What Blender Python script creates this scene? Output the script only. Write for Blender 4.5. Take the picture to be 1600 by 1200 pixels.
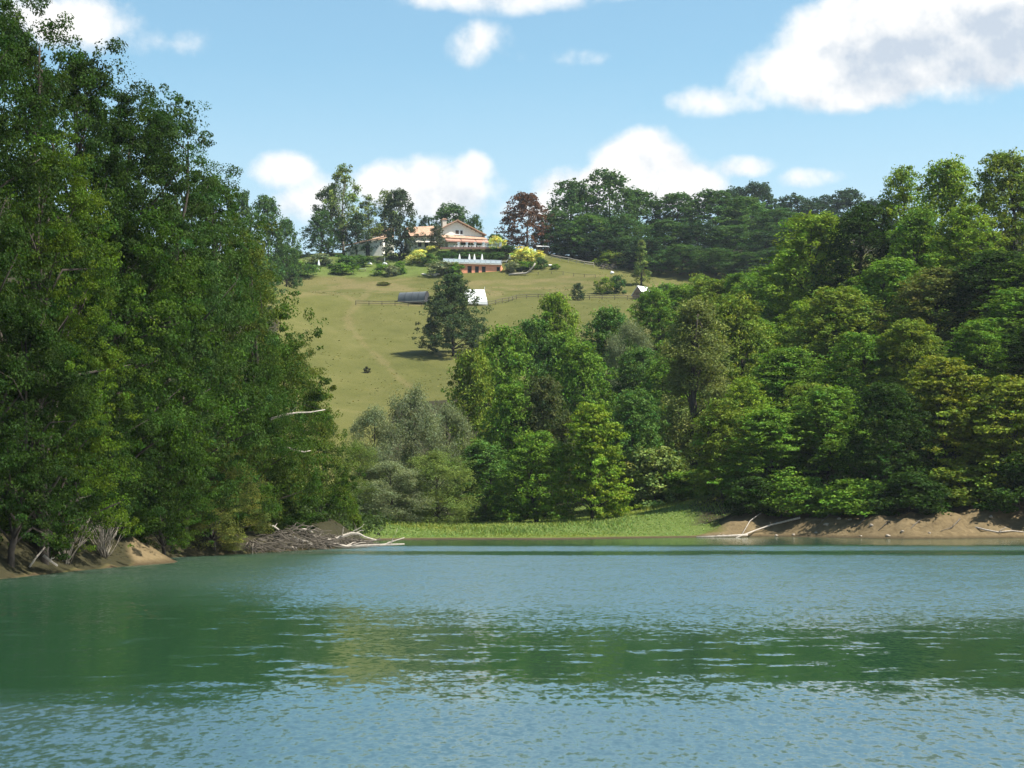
import bpy, math, random
import numpy as np

# ------------------------------------------------------------------ clear
for o in list(bpy.data.objects):
    bpy.data.objects.remove(o)
SC = bpy.context.scene
COL = SC.collection
R = math.radians

# ------------------------------------------------------------------ camera
F = 2986.0                      # focal length in pixels of the 1600 px wide photograph
CAM_Z = 4.0
PITCH = math.atan(180.0 / F)
cam_data = bpy.data.cameras.new('camera')
cam_data.sensor_width = 36.0
cam_data.lens = 36.0 * F / 1600.0
cam_data.clip_start = 0.5
cam_data.clip_end = 9000
cam = bpy.data.objects.new('camera', cam_data)
cam.location = (0, 0, CAM_Z)
cam.rotation_euler = (math.pi / 2 + PITCH, 0, 0)
COL.objects.link(cam)
SC.camera = cam

# ------------------------------------------------------------------ sun and sky
SUN_EL = R(57)
SUN_AZ = R(100)                 # clockwise from the viewing direction (+Y): right, a little behind the camera
sun_vec = np.array([math.sin(SUN_AZ) * math.cos(SUN_EL), math.cos(SUN_AZ) * math.cos(SUN_EL), math.sin(SUN_EL)])
sun_data = bpy.data.lights.new('sun', 'SUN')
sun_data.energy = 4.9
sun_data.angle = R(0.53)
sun_data.color = (1.0, 0.955, 0.87)
sun = bpy.data.objects.new('sun', sun_data)
from mathutils import Vector
sun.rotation_euler = Vector(tuple(sun_vec)).to_track_quat('Z', 'Y').to_euler()
sun.location = (150, -100, 300)
COL.objects.link(sun)

world = bpy.data.worlds.new('World')
SC.world = world
world.use_nodes = True
WN, WL = world.node_tree.nodes, world.node_tree.links
WN.clear()


def wmath(op, a, b=None, c=None, clamp=False):
    n = WN.new('ShaderNodeMath'); n.operation = op; n.use_clamp = clamp
    for i, v in enumerate((a, b, c)):
        if v is None:
            continue
        if isinstance(v, (int, float)):
            n.inputs[i].default_value = v
        else:
            WL.new(v, n.inputs[i])
    return n.outputs[0]


def build_world():
    out = WN.new('ShaderNodeOutputWorld')
    sky = WN.new('ShaderNodeTexSky'); sky.sky_type = 'NISHITA'; sky.sun_disc = False
    sky.sun_elevation = SUN_EL; sky.sun_rotation = SUN_AZ
    sky.altitude = 150; sky.air_density = 1.0; sky.dust_density = 0.8; sky.ozone_density = 0.55
    tc = WN.new('ShaderNodeTexCoord')
    sep = WN.new('ShaderNodeSeparateXYZ'); WL.new(tc.outputs['Generated'], sep.inputs[0])
    az = wmath('ARCTAN2', sep.outputs['X'], sep.outputs['Y'])
    el = wmath('ARCSINE', sep.outputs['Z'])
    comb = WN.new('ShaderNodeCombineXYZ'); WL.new(az, comb.inputs[0]); WL.new(el, comb.inputs[1])

    def noise(scale, detail, rough=0.55, off=(0, 0, 0), sy=1.0):
        mp = WN.new('ShaderNodeMapping'); mp.inputs['Location'].default_value = off
        mp.inputs['Scale'].default_value = (1, sy, 1)
        WL.new(comb.outputs[0], mp.inputs['Vector'])
        n = WN.new('ShaderNodeTexNoise'); n.inputs['Scale'].default_value = scale
        n.inputs['Detail'].default_value = detail; n.inputs['Roughness'].default_value = rough
        WL.new(mp.outputs[0], n.inputs['Vector'])
        return n.outputs['Fac']
    nb = noise(19, 9, 0.58)
    nbs = noise(19, 9, 0.58, (-0.003, -0.012, 0))      # the same billows sampled nearer the sun: relief
    nf = noise(7, 5, 0.6, (3.1, 1.7, 0), 2.6)
    # cumulus bodies: azimuth, elevation, half width, half height (photograph pixels), softness
    clouds = [(1590, 70, 330, 118, 1.0), (1420, 95, 215, 105, 1.0), (1280, 140, 170, 62, 0.85), (1155, 168, 110, 30, 0.5),
              (1000, 275, 98, 76, 1.0), (925, 302, 100, 50, 0.9), (1075, 296, 90, 50, 0.85), (1165, 266, 64, 27, 0.8), (1250, 286, 62, 20, 0.45),
              (690, 300, 105, 64, 0.85), (610, 292, 66, 42, 0.7), (735, 275, 42, 40, 0.85), (440, 275, 56, 40, 0.75), (475, 322, 70, 50, 0.6), (830, 330, 160, 24, 0.35),
              (738, 80, 66, 40, 0.42), (860, 95, 70, 16, 0.15), (790, 0, 220, 36, 0.5), (1010, -8, 200, 24, 0.35), (110, 62, 130, 52, 0.6), (235, 88, 150, 30, 0.3)]

    def bodies(elv):
        body = None
        for (px, py, w, h, s) in clouds:
            a = wmath('DIVIDE', wmath('SUBTRACT', az, (px - 800) / F), w / F)
            e = wmath('DIVIDE', wmath('SUBTRACT', elv, (780 - py) / F), h / F)
            # flatter base: below the middle the body ends sooner
            e = wmath('MAXIMUM', e, wmath('MULTIPLY', e, -1.15))
            r2 = wmath('ADD', wmath('MULTIPLY', a, a), wmath('MULTIPLY', e, e))
            f = wmath('MULTIPLY', wmath('SUBTRACT', 1.0, r2), s)
            body = f if body is None else wmath('SMOOTH_MAX', body, f, 0.25)
        return body
    body = bodies(el)
    above = bodies(wmath('ADD', el, 0.017))
    # the rest of the sky, outside the frame: scattered fair-weather cumulus of the same kind
    big = noise(2.6, 3, 0.5, (5.3, 2.2, 0), 1.6)
    gen = wmath('MULTIPLY', wmath('SUBTRACT', big, 0.62), 5.0)
    front = wmath('LESS_THAN', wmath('ABSOLUTE', az), 0.36)
    low = wmath('LESS_THAN', el, 0.30)
    inside = wmath('MULTIPLY', front, low)
    gen = wmath('SUBTRACT', gen, wmath('MULTIPLY', inside, 6.0))
    body = wmath('MAXIMUM', body, gen)
    body = wmath('MAXIMUM', body, -1.6)
    dens = wmath('ADD', body, wmath('MULTIPLY', wmath('SUBTRACT', nb, 0.5), 2.3))
    ms = WN.new('ShaderNodeMapRange'); ms.interpolation_type = 'SMOOTHSTEP'
    ms.inputs['From Min'].default_value = -0.05; ms.inputs['From Max'].default_value = 0.62
    WL.new(dens, ms.inputs['Value'])
    # thin veil low over the horizon
    veil_h = WN.new('ShaderNodeMapRange'); veil_h.interpolation_type = 'SMOOTHSTEP'
    veil_h.inputs['From Min'].default_value = 0.235; veil_h.inputs['From Max'].default_value = 0.11
    WL.new(wmath('ADD', el, wmath('MULTIPLY', wmath('SUBTRACT', nf, 0.5), 0.07)), veil_h.inputs['Value'])
    veil = wmath('MULTIPLY', veil_h.outputs[0], wmath('MULTIPLY', nf, 1.05))
    # cloud tone: sunlit tops and edges white, thick bodies and bases grey
    relief = wmath('MULTIPLY', wmath('SUBTRACT', nb, nbs), 3.6)
    thick = WN.new('ShaderNodeMapRange'); thick.interpolation_type = 'SMOOTHSTEP'
    thick.inputs['From Min'].default_value = 0.1; thick.inputs['From Max'].default_value = 1.1
    WL.new(wmath('ADD', wmath('MAXIMUM', above, gen), wmath('MULTIPLY', wmath('SUBTRACT', nbs, 0.5), 1.8)), thick.inputs['Value'])
    hi = WN.new('ShaderNodeMapRange'); hi.interpolation_type = 'SMOOTHSTEP'       # high clouds are seen from below
    hi.inputs['From Min'].default_value = 0.17; hi.inputs['From Max'].default_value = 0.23
    WL.new(el, hi.inputs['Value'])
    grey = wmath('MULTIPLY', thick.outputs[0], wmath('ADD', 0.34, wmath('MULTIPLY', hi.outputs[0], 0.30)))
    tone = wmath('SUBTRACT', wmath('ADD', 0.97, wmath('MULTIPLY', relief, .6)), grey, clamp=True)
    ramp = WN.new('ShaderNodeValToRGB')
    ramp.color_ramp.elements[0].position = 0.25; ramp.color_ramp.elements[0].color = (0.56, 0.64, 0.74, 1)
    ramp.color_ramp.elements[1].position = 0.95; ramp.color_ramp.elements[1].color = (1.0, 0.99, 0.97, 1)
    WL.new(tone, ramp.inputs[0])
    bg_sky = WN.new('ShaderNodeBackground'); bg_sky.inputs['Strength'].default_value = SKY_STRENGTH
    tint = WN.new('ShaderNodeVectorMath'); tint.operation = 'MULTIPLY'; tint.inputs[1].default_value = (0.82, 1.02, 0.97)
    WL.new(sky.outputs[0], tint.inputs[0]); WL.new(tint.outputs[0], bg_sky.inputs['Color'])
    bg_veil = WN.new('ShaderNodeBackground'); bg_veil.inputs['Color'].default_value = (0.66, 0.78, 0.90, 1)
    bg_veil.inputs['Strength'].default_value = CLOUD_STRENGTH
    bg_cloud = WN.new('ShaderNodeBackground'); bg_cloud.inputs['Strength'].default_value = CLOUD_STRENGTH
    WL.new(ramp.outputs[0], bg_cloud.inputs['Color'])
    m1 = WN.new('ShaderNodeMixShader'); WL.new(veil, m1.inputs[0]); WL.new(bg_sky.outputs[0], m1.inputs[1]); WL.new(bg_veil.outputs[0], m1.inputs[2])
    m2 = WN.new('ShaderNodeMixShader'); WL.new(ms.outputs[0], m2.inputs[0]); WL.new(m1.outputs[0], m2.inputs[1]); WL.new(bg_cloud.outputs[0], m2.inputs[2])
    WL.new(m2.outputs[0], out.inputs['Surface'])
    world.cycles.sampling_method = 'MANUAL'; world.cycles.sample_map_resolution = 512


SKY_STRENGTH = 0.083
HAZE = 0.00006
CLOUD_STRENGTH = 0.50
build_world()

# ------------------------------------------------------------------ exposure, render
VS = SC.view_settings
SC.display_settings.display_device = 'sRGB'
VS.view_transform = 'Standard'; VS.look = 'None'; VS.gamma = 1.0; VS.exposure = 1.15
VS.use_curve_mapping = False
SC.cycles.max_bounces = 6
SC.cycles.diffuse_bounces = 2
SC.cycles.glossy_bounces = 3
SC.cycles.transmission_bounces = 4
SC.cycles.transparent_max_bounces = 6
SC.cycles.volume_bounces = 0
SC.cycles.use_denoising = True
SC.cycles.sample_clamp_indirect = 4

rng = np.random.default_rng(7)
random.seed(7)

# ------------------------------------------------------------------ pixel <-> world
CP, SP = math.cos(PITCH), math.sin(PITCH)


def ray(px, py):
    u, v = (px - 800) / F, (600 - py) / F
    return np.array([u, CP - v * SP, SP + v * CP])


def at(px, py, Y):
    d = ray(px, py)
    return np.array([0, 0, CAM_Z]) + d * (Y / d[1])


def X_of(px, Y):
    return (px - 800) / F * Y * 1.0


def z_of(py, Y):
    return at(800, py, Y)[2]


# ------------------------------------------------------------------ terrain height
shore = [(-25.6, 95.5), (-24.6, 106), (-22.8, 116), (-20.8, 122), (-24.0, 128.5), (-22.0, 136), (-19.0, 143), (-15.6, 153), (-11.5, 163), (-12.5, 172),
         (-15.8, 182), (-10.2, 189.5), (-4, 190.5), (5.2, 190), (12, 196), (17, 199), (22.5, 203), (27, 206), (31, 203), (38.7, 193), (46, 195), (53, 199),
         (60, 197), (66, 180), (74, 150), (80, 100), (84, 40), (80, -60), (40, -150), (-40, -150), (-70, -60), (-52, 0), (-40, 40), (-31, 75)]
shore = np.array(shore, float)


def chaikin(p, n):
    for _ in range(n):
        q = np.roll(p, -1, 0)
        p = np.stack([0.75 * p + 0.25 * q, 0.25 * p + 0.75 * q], 1).reshape(-1, 2)
    return p


shore = chaikin(shore, 1)


def shore_dist(X, Y):
    """signed distance to the waterline, positive on land"""
    X = np.asarray(X, float); Y = np.asarray(Y, float)
    best = np.full(X.shape, 1e18); inside = np.zeros(X.shape, bool)
    n = len(shore)
    for i in range(n):
        ax, ay = shore[i]; bx, by = shore[(i + 1) % n]
        dx, dy = bx - ax, by - ay
        t = np.clip(((X - ax) * dx + (Y - ay) * dy) / (dx * dx + dy * dy), 0, 1)
        best = np.minimum(best, (X - ax - t * dx) ** 2 + (Y - ay - t * dy) ** 2)
        if ay != by:
            cond = (ay > Y) != (by > Y)
            inside ^= cond & (X < (bx - ax) * (Y - ay) / (by - ay) + ax)
    d = np.sqrt(best)
    return np.where(inside, -d, d)


ctrl = []


def C(x, y, z): ctrl.append((x, y, z))


def P(px, py, Y):
    ctrl.append(tuple(at(px, py, Y)))


for (px, py, Y) in [(600, 620, 380), (520, 622, 380), (700, 612, 382), (600, 560, 430), (520, 558, 430), (710, 556, 434), (480, 500, 480), (600, 500, 480), (850, 498, 482),
                    (450, 456, 535), (600, 458, 530), (760, 465, 525), (950, 468, 525), (1020, 470, 525), (450, 434, 568), (600, 431, 572), (720, 432, 573), (800, 431, 574),
                    (900, 424, 580), (985, 432, 582), (450, 407, 600), (560, 401, 606), (640, 406, 600), (850, 398, 604), (905, 406, 606), (1000, 440, 560),
                    (720, 392.5, 598), (800, 393, 600), (1100, 474, 500), (1230, 466, 500), (1000, 560, 430), (1100, 445, 570), (760, 393, 620), (500, 397, 620)]:
    P(px, py, Y)
for c in [(30, 215, 3.4), (45, 215, 7), (60, 215, 13), (40, 250, 14), (62, 250, 24), (90, 250, 38), (25, 250, 5.0), (10, 255, 2.0), (-15, 250, 1.6), (0, 225, .9), (20, 228, 3.0),
          (20, 300, 13), (50, 300, 28), (80, 300, 42), (20, 340, 22), (60, 360, 42), (110, 350, 60), (0, 300, 5.5), (-20, 300, 5), (-45, 300, 13),
          (84, 150, 10), (105, 150, 25), (115, 60, 20), (100, 0, 18), (75, 205, 16), (100, 205, 34),
          (-32, 100, 3.5), (-42, 100, 10), (-62, 100, 23), (-35, 140, 7), (-50, 140, 15), (-30, 180, 6), (-45, 200, 13), (-25, 220, 3), (-70, 200, 26),
          (-50, 260, 16), (-42, 340, 20), (-60, 400, 36), (-90, 300, 40), (-90, 480, 68), (-66, 490, 60), (-120, 480, 78), (-150, 300, 60), (-80, 40, 20), (-70, 0, 12),
          (60, 600, 80), (80, 700, 94), (130, 760, 102), (160, 700, 100), (0, 660, 82), (-60, 660, 82), (0, 760, 80), (60, 800, 96), (200, 900, 100),
          (300, 100, 55), (300, 400, 85), (320, 800, 95), (-300, 100, 52), (-300, 400, 85), (-300, 800, 85), (0, 950, 72), (0, -230, 10), (220, -200, 30), (-220, -200, 30)]:
    C(*c)
ctrl = np.array(ctrl)


def tps_fit(c):
    xy = c[:, :2] / 100.0; z = c[:, 2]; n = len(c)
    r2 = ((xy[:, None] - xy[None]) ** 2).sum(-1)
    K = 0.5 * r2 * np.log(r2 + 1e-12)
    K[np.diag_indices(n)] = 0.004
    Pm = np.c_[np.ones(n), xy]
    A = np.zeros((n + 3, n + 3)); A[:n, :n] = K; A[:n, n:] = Pm; A[n:, :n] = Pm.T
    return np.linalg.solve(A, np.r_[z, 0, 0, 0]), xy


TPS_W, TPS_XY = tps_fit(ctrl)


def tps(X, Y):
    X = np.asarray(X, float) / 100; Y = np.asarray(Y, float) / 100
    out = TPS_W[-3] + TPS_W[-2] * X + TPS_W[-1] * Y
    for w, (cx, cy) in zip(TPS_W[:-3], TPS_XY):
        r2 = (X - cx) ** 2 + (Y - cy) ** 2
        out = out + w * 0.5 * r2 * np.log(r2 + 1e-12)
    return out


def sstep(x, a=0.0, b=1.0):
    t = np.clip((x - a) / (b - a), 0, 1)
    return t * t * (3 - 2 * t)


_vg = np.random.default_rng(3).random((256, 256))


def vnoise(X, Y, s):
    x = np.asarray(X, float) / s + 1000; y = np.asarray(Y, float) / s + 1000
    xi = np.floor(x).astype(int); yi = np.floor(y).astype(int)
    fx = sstep(x - xi); fy = sstep(y - yi)
    g = lambda a, b: _vg[a % 256, b % 256]
    return (g(xi, yi) * (1 - fx) + g(xi + 1, yi) * fx) * (1 - fy) + (g(xi, yi + 1) * (1 - fx) + g(xi + 1, yi + 1) * fx) * fy - 0.5


POOL = (-22.0, -2.2, 574.4, 584.5, 74.55)     # x0, x1, y0, y1, deck height
TERR = (-30.0, 1.5, 590.0, 616.0, 82.0)


def height(X, Y):
    X = np.asarray(X, float); Y = np.asarray(Y, float)
    d = shore_dist(X, Y)
    base = tps(X, Y)
    far = sstep(np.hypot(X, Y - 300), 480, 800)
    base = base * (1 - far) + far * (75 + 30 * vnoise(X, Y, 400))
    right = sstep(X, 19, 27) * sstep(-Y, -230, -212)
    left = sstep(-X, 8, 13) * sstep(-Y, -182, -172)
    hb = 0.12 + 2.0 * right + 1.6 * left
    w = 2.0 + 3.6 * right + 1.5 * left
    land = hb * sstep(d, -0.4, w) + np.maximum(base - hb, 0) * sstep(d, 0.3 * w, w + 16) + 0.008 * np.minimum(d, 40)
    er = (right + left) * sstep(d, 0, 3) * (1 - sstep(d, 8, 18))
    land = land + er * (0.9 * vnoise(X, Y, 2.1) + 0.6 * vnoise(X, Y, 0.9)) * 1.15
    land = land + sstep(d, 6, 40) * (0.5 * vnoise(X, Y, 14) + 0.25 * vnoise(X, Y, 5) + .9 * vnoise(X, Y, 37))
    # level platforms for the pool deck and the house terrace
    x0, x1, y0, y1, zd = POOL
    inp = (X > x0 - 1) & (X < x1 + 1) & (Y > y0) & (Y < y1)
    land = np.where(inp, np.minimum(land, zd - 0.35), land)
    x0, x1, y0, y1, zd = TERR
    k = sstep(X, x0 - 5, x0) * sstep(-X, -x1 - 5, -x1) * sstep(Y, y0 - 1, y0 + 1) * sstep(-Y, -y1 - 4, -y1)
    land = land * (1 - k) + (zd - 0.06) * k
    return np.where(d < 0, np.maximum(d * 0.35, -3.0), land)


def ground(x, y):
    return float(height(np.array([x]), np.array([y]))[0])


def gnd(px, py, ymin=60, ymax=760):
    """first point of the ground seen at a pixel"""
    d = ray(px, py)
    Ys = np.arange(ymin, ymax, 0.5)
    pts = np.array([0, 0, CAM_Z])[None] + d[None] * (Ys / d[1])[:, None]
    h = height(pts[:, 0], pts[:, 1])
    hit = np.nonzero(pts[:, 2] <= h)[0]
    i = hit[0] if len(hit) else len(Ys) - 1
    p = pts[i].copy(); p[2] = h[i]
    return p


# ------------------------------------------------------------------ materials
def new_mat(name):
    m = bpy.data.materials.new(name); m.use_nodes = True
    n = m.node_tree.nodes; l = m.node_tree.links
    return m, n, l, n['Principled BSDF']


def mat_simple(name, col, rough=0.8, var=0.15, scale=6.0, bump=0.0, spec=0.3, metallic=0.0):
    m, n, l, b = new_mat(name)
    tc = n.new('ShaderNodeTexCoord')
    nz = n.new('ShaderNodeTexNoise'); nz.inputs['Scale'].default_value = scale; nz.inputs['Detail'].default_value = 5
    l.new(tc.outputs['Object'], nz.inputs['Vector'])
    mr = n.new('ShaderNodeMapRange'); mr.inputs['From Min'].default_value = .3; mr.inputs['From Max'].default_value = .7
    mr.inputs['To Min'].default_value = 1 - var; mr.inputs['To Max'].default_value = 1 + var
    l.new(nz.outputs['Fac'], mr.inputs['Value'])
    vm = n.new('ShaderNodeVectorMath'); vm.operation = 'SCALE'; vm.inputs[0].default_value = col
    l.new(mr.outputs[0], vm.inputs['Scale'])
    l.new(vm.outputs[0], b.inputs['Base Color'])
    b.inputs['Roughness'].default_value = rough
    b.inputs['Specular IOR Level'].default_value = spec
    b.inputs['Metallic'].default_value = metallic
    if bump:
        bp = n.new('ShaderNodeBump'); bp.inputs['Strength'].default_value = bump
        l.new(nz.outputs['Fac'], bp.inputs['Height']); l.new(bp.outputs[0], b.inputs['Normal'])
    return m


def mat_leaf():
    m, n, l, b = new_mat('foliage')
    oi = n.new('ShaderNodeObjectInfo')
    at_ = n.new('ShaderNodeAttribute'); at_.attribute_name = 'tint'
    mul = n.new('ShaderNodeVectorMath'); mul.operation = 'MULTIPLY'
    l.new(oi.outputs['Color'], mul.inputs[0]); l.new(at_.outputs['Color'], mul.inputs[1])
    l.new(mul.outputs[0], b.inputs['Base Color'])
    b.inputs['Roughness'].default_value = 0.6
    b.inputs['Specular IOR Level'].default_value = 0.07
    tr = n.new('ShaderNodeBsdfTranslucent')
    tm = n.new('ShaderNodeVectorMath'); tm.operation = 'MULTIPLY'; tm.inputs[1].default_value = (1.15, 1.2, 0.55)
    l.new(mul.outputs[0], tm.inputs[0]); l.new(tm.outputs[0], tr.inputs['Color'])
    mx = n.new('ShaderNodeMixShader'); mx.inputs[0].default_value = 0.30
    l.new(b.outputs[0], mx.inputs[1]); l.new(tr.outputs[0], mx.inputs[2])
    l.new(mx.outputs[0], n['Material Output'].inputs['Surface'])
    return m


def mat_ground():
    m, n, l, b = new_mat('ground')
    tc = n.new('ShaderNodeTexCoord')

    def noise(scale, detail=6, rough=.6, sc=(1, 1, 1)):
        mp = n.new('ShaderNodeMapping'); mp.inputs['Scale'].default_value = sc
        l.new(tc.outputs['Object'], mp.inputs['Vector'])
        t = n.new('ShaderNodeTexNoise'); t.inputs['Scale'].default_value = scale
        t.inputs['Detail'].default_value = detail; t.inputs['Roughness'].default_value = rough
        l.new(mp.outputs[0], t.inputs['Vector']); return t.outputs['Fac']

    def ramp(fac, stops):
        r = n.new('ShaderNodeValToRGB')
        while len(r.color_ramp.elements) < len(stops):
            r.color_ramp.elements.new(0.5)
        for e, (p, c) in zip(r.color_ramp.elements, stops):
            e.position = p; e.color = (*c, 1)
        l.new(fac, r.inputs[0]); return r.outputs[0]

    def mix(f, a, c):
        x = n.new('ShaderNodeMix'); x.data_type = 'RGBA'
        l.new(f, x.inputs['Factor']); l.new(a, x.inputs['A']); l.new(c, x.inputs['B']); return x.outputs['Result']
    n_big = noise(0.035, 5); n_mid = noise(0.22, 6, .65, (1, .6, 1)); n_fine = noise(1.6, 6, .7)

    def blend(a, bb, f):
        x = n.new('ShaderNodeMath'); x.operation = 'MULTIPLY_ADD'
        l.new(a, x.inputs[0]); x.inputs[1].default_value = f
        y = n.new('ShaderNodeMath'); y.operation = 'MULTIPLY'; l.new(bb, y.inputs[0]); y.inputs[1].default_value = 1 - f
        l.new(y.outputs[0], x.inputs[2]); return x.outputs[0]
    dry = ramp(blend(n_big, blend(n_mid, n_fine, .6), .38), [(.33, (0.050, 0.057, 0.013)), (.46, (0.077, 0.079, 0.019)), (.56, (0.095, 0.093, 0.026)), (.70, (0.127, 0.113, 0.039))])
    grn = ramp(blend(n_mid, n_fine, .5), [(.32, (0.055, 0.085, 0.017)), (.52, (0.089, 0.123, 0.027)), (.70, (0.132, 0.145, 0.043))])
    soil = ramp(blend(n_mid, n_fine, .35), [(.28, (0.058, 0.040, 0.021)), (.47, (0.120, 0.088, 0.045)), (.62, (0.161, 0.120, 0.064)), (.75, (0.205, 0.162, 0.095))])
    path = ramp(n_fine, [(.3, (0.117, 0.094, 0.039)), (.7, (0.179, 0.140, 0.064))])
    wood = ramp(blend(n_mid, n_fine, .5), [(.3, (0.018, 0.018, 0.008)), (.55, (0.033, 0.030, 0.014)), (.75, (0.051, 0.039, 0.021))])  # woodland floor; its dark tone also paints the shade on the left bank
    a1 = n.new('ShaderNodeAttribute'); a1.attribute_name = 'cover'
    sp = n.new('ShaderNodeSeparateColor'); l.new(a1.outputs['Color'], sp.inputs[0])

    def ragged(v, amt=.55):
        x = n.new('ShaderNodeMath'); x.operation = 'MULTIPLY_ADD'; l.new(n_mid, x.inputs[0]); x.inputs[1].default_value = amt
        l.new(v, x.inputs[2])
        r = n.new('ShaderNodeMapRange'); r.interpolation_type = 'SMOOTHSTEP'
        r.inputs['From Min'].default_value = .5 + amt * .5 - .22; r.inputs['From Max'].default_value = .5 + amt * .5 + .22
        l.new(x.outputs[0], r.inputs['Value']); return r.outputs[0]
    c = mix(ragged(sp.outputs[1]), dry, grn)
    pf = n.new('ShaderNodeMath'); pf.operation = 'MULTIPLY'; l.new(sp.outputs[2], pf.inputs[0]); l.new(n_fine, pf.inputs[1])
    pf2 = n.new('ShaderNodeMath'); pf2.operation = 'MULTIPLY'; pf2.use_clamp = True; l.new(pf.outputs[0], pf2.inputs[0]); pf2.inputs[1].default_value = 1.7
    c = mix(pf2.outputs[0], c, path)
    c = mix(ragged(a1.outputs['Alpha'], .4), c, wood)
    pz_ = n.new('ShaderNodeSeparateXYZ'); l.new(tc.outputs['Object'], pz_.inputs[0])
    wet = n.new('ShaderNodeMapRange'); wet.inputs['From Min'].default_value = .05; wet.inputs['From Max'].default_value = .34      # soil soaked just above the water
    wet.inputs['To Min'].default_value = .42; wet.inputs['To Max'].default_value = 1.0
    l.new(pz_.outputs['Z'], wet.inputs['Value'])
    ws = n.new('ShaderNodeVectorMath'); ws.operation = 'SCALE'; l.new(soil, ws.inputs[0]); l.new(wet.outputs[0], ws.inputs['Scale'])
    c = mix(ragged(sp.outputs[0], .5), c, ws.outputs[0])
    l.new(c, b.inputs['Base Color'])
    b.inputs['Roughness'].default_value = .95; b.inputs['Specular IOR Level'].default_value = .1
    bp = n.new('ShaderNodeBump'); bp.inputs['Strength'].default_value = .7; bp.inputs['Distance'].default_value = .25
    l.new(n_fine, bp.inputs['Height']); l.new(bp.outputs[0], b.inputs['Normal'])
    return m


def mat_water():
    m, n, l, b = new_mat('lake_water')
    tc = n.new('ShaderNodeTexCoord')
    sp = n.new('ShaderNodeSeparateXYZ'); l.new(tc.outputs['Object'], sp.inputs[0])

    def mth(op, *a, clamp=False):
        x = n.new('ShaderNodeMath'); x.operation = op; x.use_clamp = clamp
        for i, v in enumerate(a):
            if isinstance(v, (int, float)): x.inputs[i].default_value = v
            else: l.new(v, x.inputs[i])
        return x.outputs[0]

    def noise(scale, detail, rough, sc):
        mp = n.new('ShaderNodeMapping'); mp.inputs['Scale'].default_value = sc
        l.new(tc.outputs['Object'], mp.inputs['Vector'])
        t = n.new('ShaderNodeTexNoise'); t.inputs['Scale'].default_value = scale
        t.inputs['Detail'].default_value = detail; t.inputs['Roughness'].default_value = rough
        l.new(mp.outputs[0], t.inputs['Vector']); return t.outputs['Fac']

    def sm(v, a, c):
        r = n.new('ShaderNodeMapRange'); r.interpolation_type = 'SMOOTHSTEP'
        r.inputs['From Min'].default_value = a; r.inputs['From Max'].default_value = c
        l.new(v, r.inputs['Value']); return r.outputs[0]
    wob = mth('MULTIPLY', mth('SUBTRACT', noise(.05, 4, .6, (1, 2.5, 1)), .5), 12.0)
    wob2 = mth('MULTIPLY', mth('SUBTRACT', noise(.5, 4, .7, (.6, .8, 1)), .5), 11.0)
    yy = mth('ADD', mth('ADD', sp.outputs['Y'], wob), wob2)
    # calm slick lying across the lake 40-66 m out, wider towards the left bank; wind ripples elsewhere
    left = mth('MULTIPLY', sp.outputs['X'], -0.9)
    far_edge = mth('ADD', mth('MAXIMUM', left, -2.0), 68.0)
    slick = mth('MULTIPLY', sm(yy, 35.5, 43.5), mth('SUBTRACT', 1.0, sm(mth('SUBTRACT', yy, far_edge), -18.0, 14.0)))
    yl = mth('ADD', mth('ADD', sp.outputs['Y'], mth('MULTIPLY', wob, .9)), mth('MULTIPLY', wob2, .35))
    lane = mth('MULTIPLY', sm(yl, 134, 141), mth('SUBTRACT', 1.0, sm(yl, 145, 152)))
    lee = sm(yl, 159, 170)
    calm = mth('MAXIMUM', mth('MAXIMUM', mth('MULTIPLY', slick, mth('SUBTRACT', 1.0, mth('MULTIPLY', sm(noise(1.1, 4, .65, (.45, .6, 1)), .50, .72), .75))), mth('MULTIPLY', lane, .8)), mth('MULTIPLY', lee, .97))
    wind = mth('SUBTRACT', 1.0, calm)
    # ripple slopes straight from noise, so that they do not fade with distance
    def noisec(scale, detail, rough, sc):
        mp = n.new('ShaderNodeMapping'); mp.inputs['Scale'].default_value = sc
        l.new(tc.outputs['Object'], mp.inputs['Vector'])
        t = n.new('ShaderNodeTexNoise'); t.inputs['Scale'].default_value = scale
        t.inputs['Detail'].default_value = detail; t.inputs['Roughness'].default_value = rough
        l.new(mp.outputs[0], t.inputs['Vector'])
        q = n.new('ShaderNodeSeparateColor'); l.new(t.outputs['Color'], q.inputs[0]); return q.outputs
    wa = noisec(6.0, 3, .65, (1.0, .42, 1)); wb_ = noisec(.7, 2, .5, (.8, .6, 1))
    amp = mth('ADD', .12, mth('MULTIPLY', wind, WAVE))
    sx = mth('MULTIPLY', mth('ADD', mth('SUBTRACT', wa[0], .5), mth('MULTIPLY', mth('SUBTRACT', wb_[0], .5), .22)), mth('MULTIPLY', amp, .6))
    sy = mth('MULTIPLY', mth('ADD', mth('SUBTRACT', wa[1], .5), mth('MULTIPLY', mth('SUBTRACT', wb_[1], .5), .22)), amp)
    sy = mth('SUBTRACT', sy, mth('MULTIPLY', wind, .105))       # constant tilt added to the wind ripples so they mirror more sky
    cb = n.new('ShaderNodeCombineXYZ'); l.new(sx, cb.inputs[0]); l.new(sy, cb.inputs[1]); cb.inputs[2].default_value = 1
    nv = n.new('ShaderNodeVectorMath'); nv.operation = 'NORMALIZE'; l.new(cb.outputs[0], nv.inputs[0])
    l.new(nv.outputs[0], b.inputs['Normal'])
    b.inputs['Base Color'].default_value = (.015, .050, .024, 1)
    b.inputs['IOR'].default_value = 3.2
    b.inputs['Specular IOR Level'].default_value = 1.0
    l.new(mth('ADD', .07, mth('MULTIPLY', wind, .16)), b.inputs['Roughness'])
    return m


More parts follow.
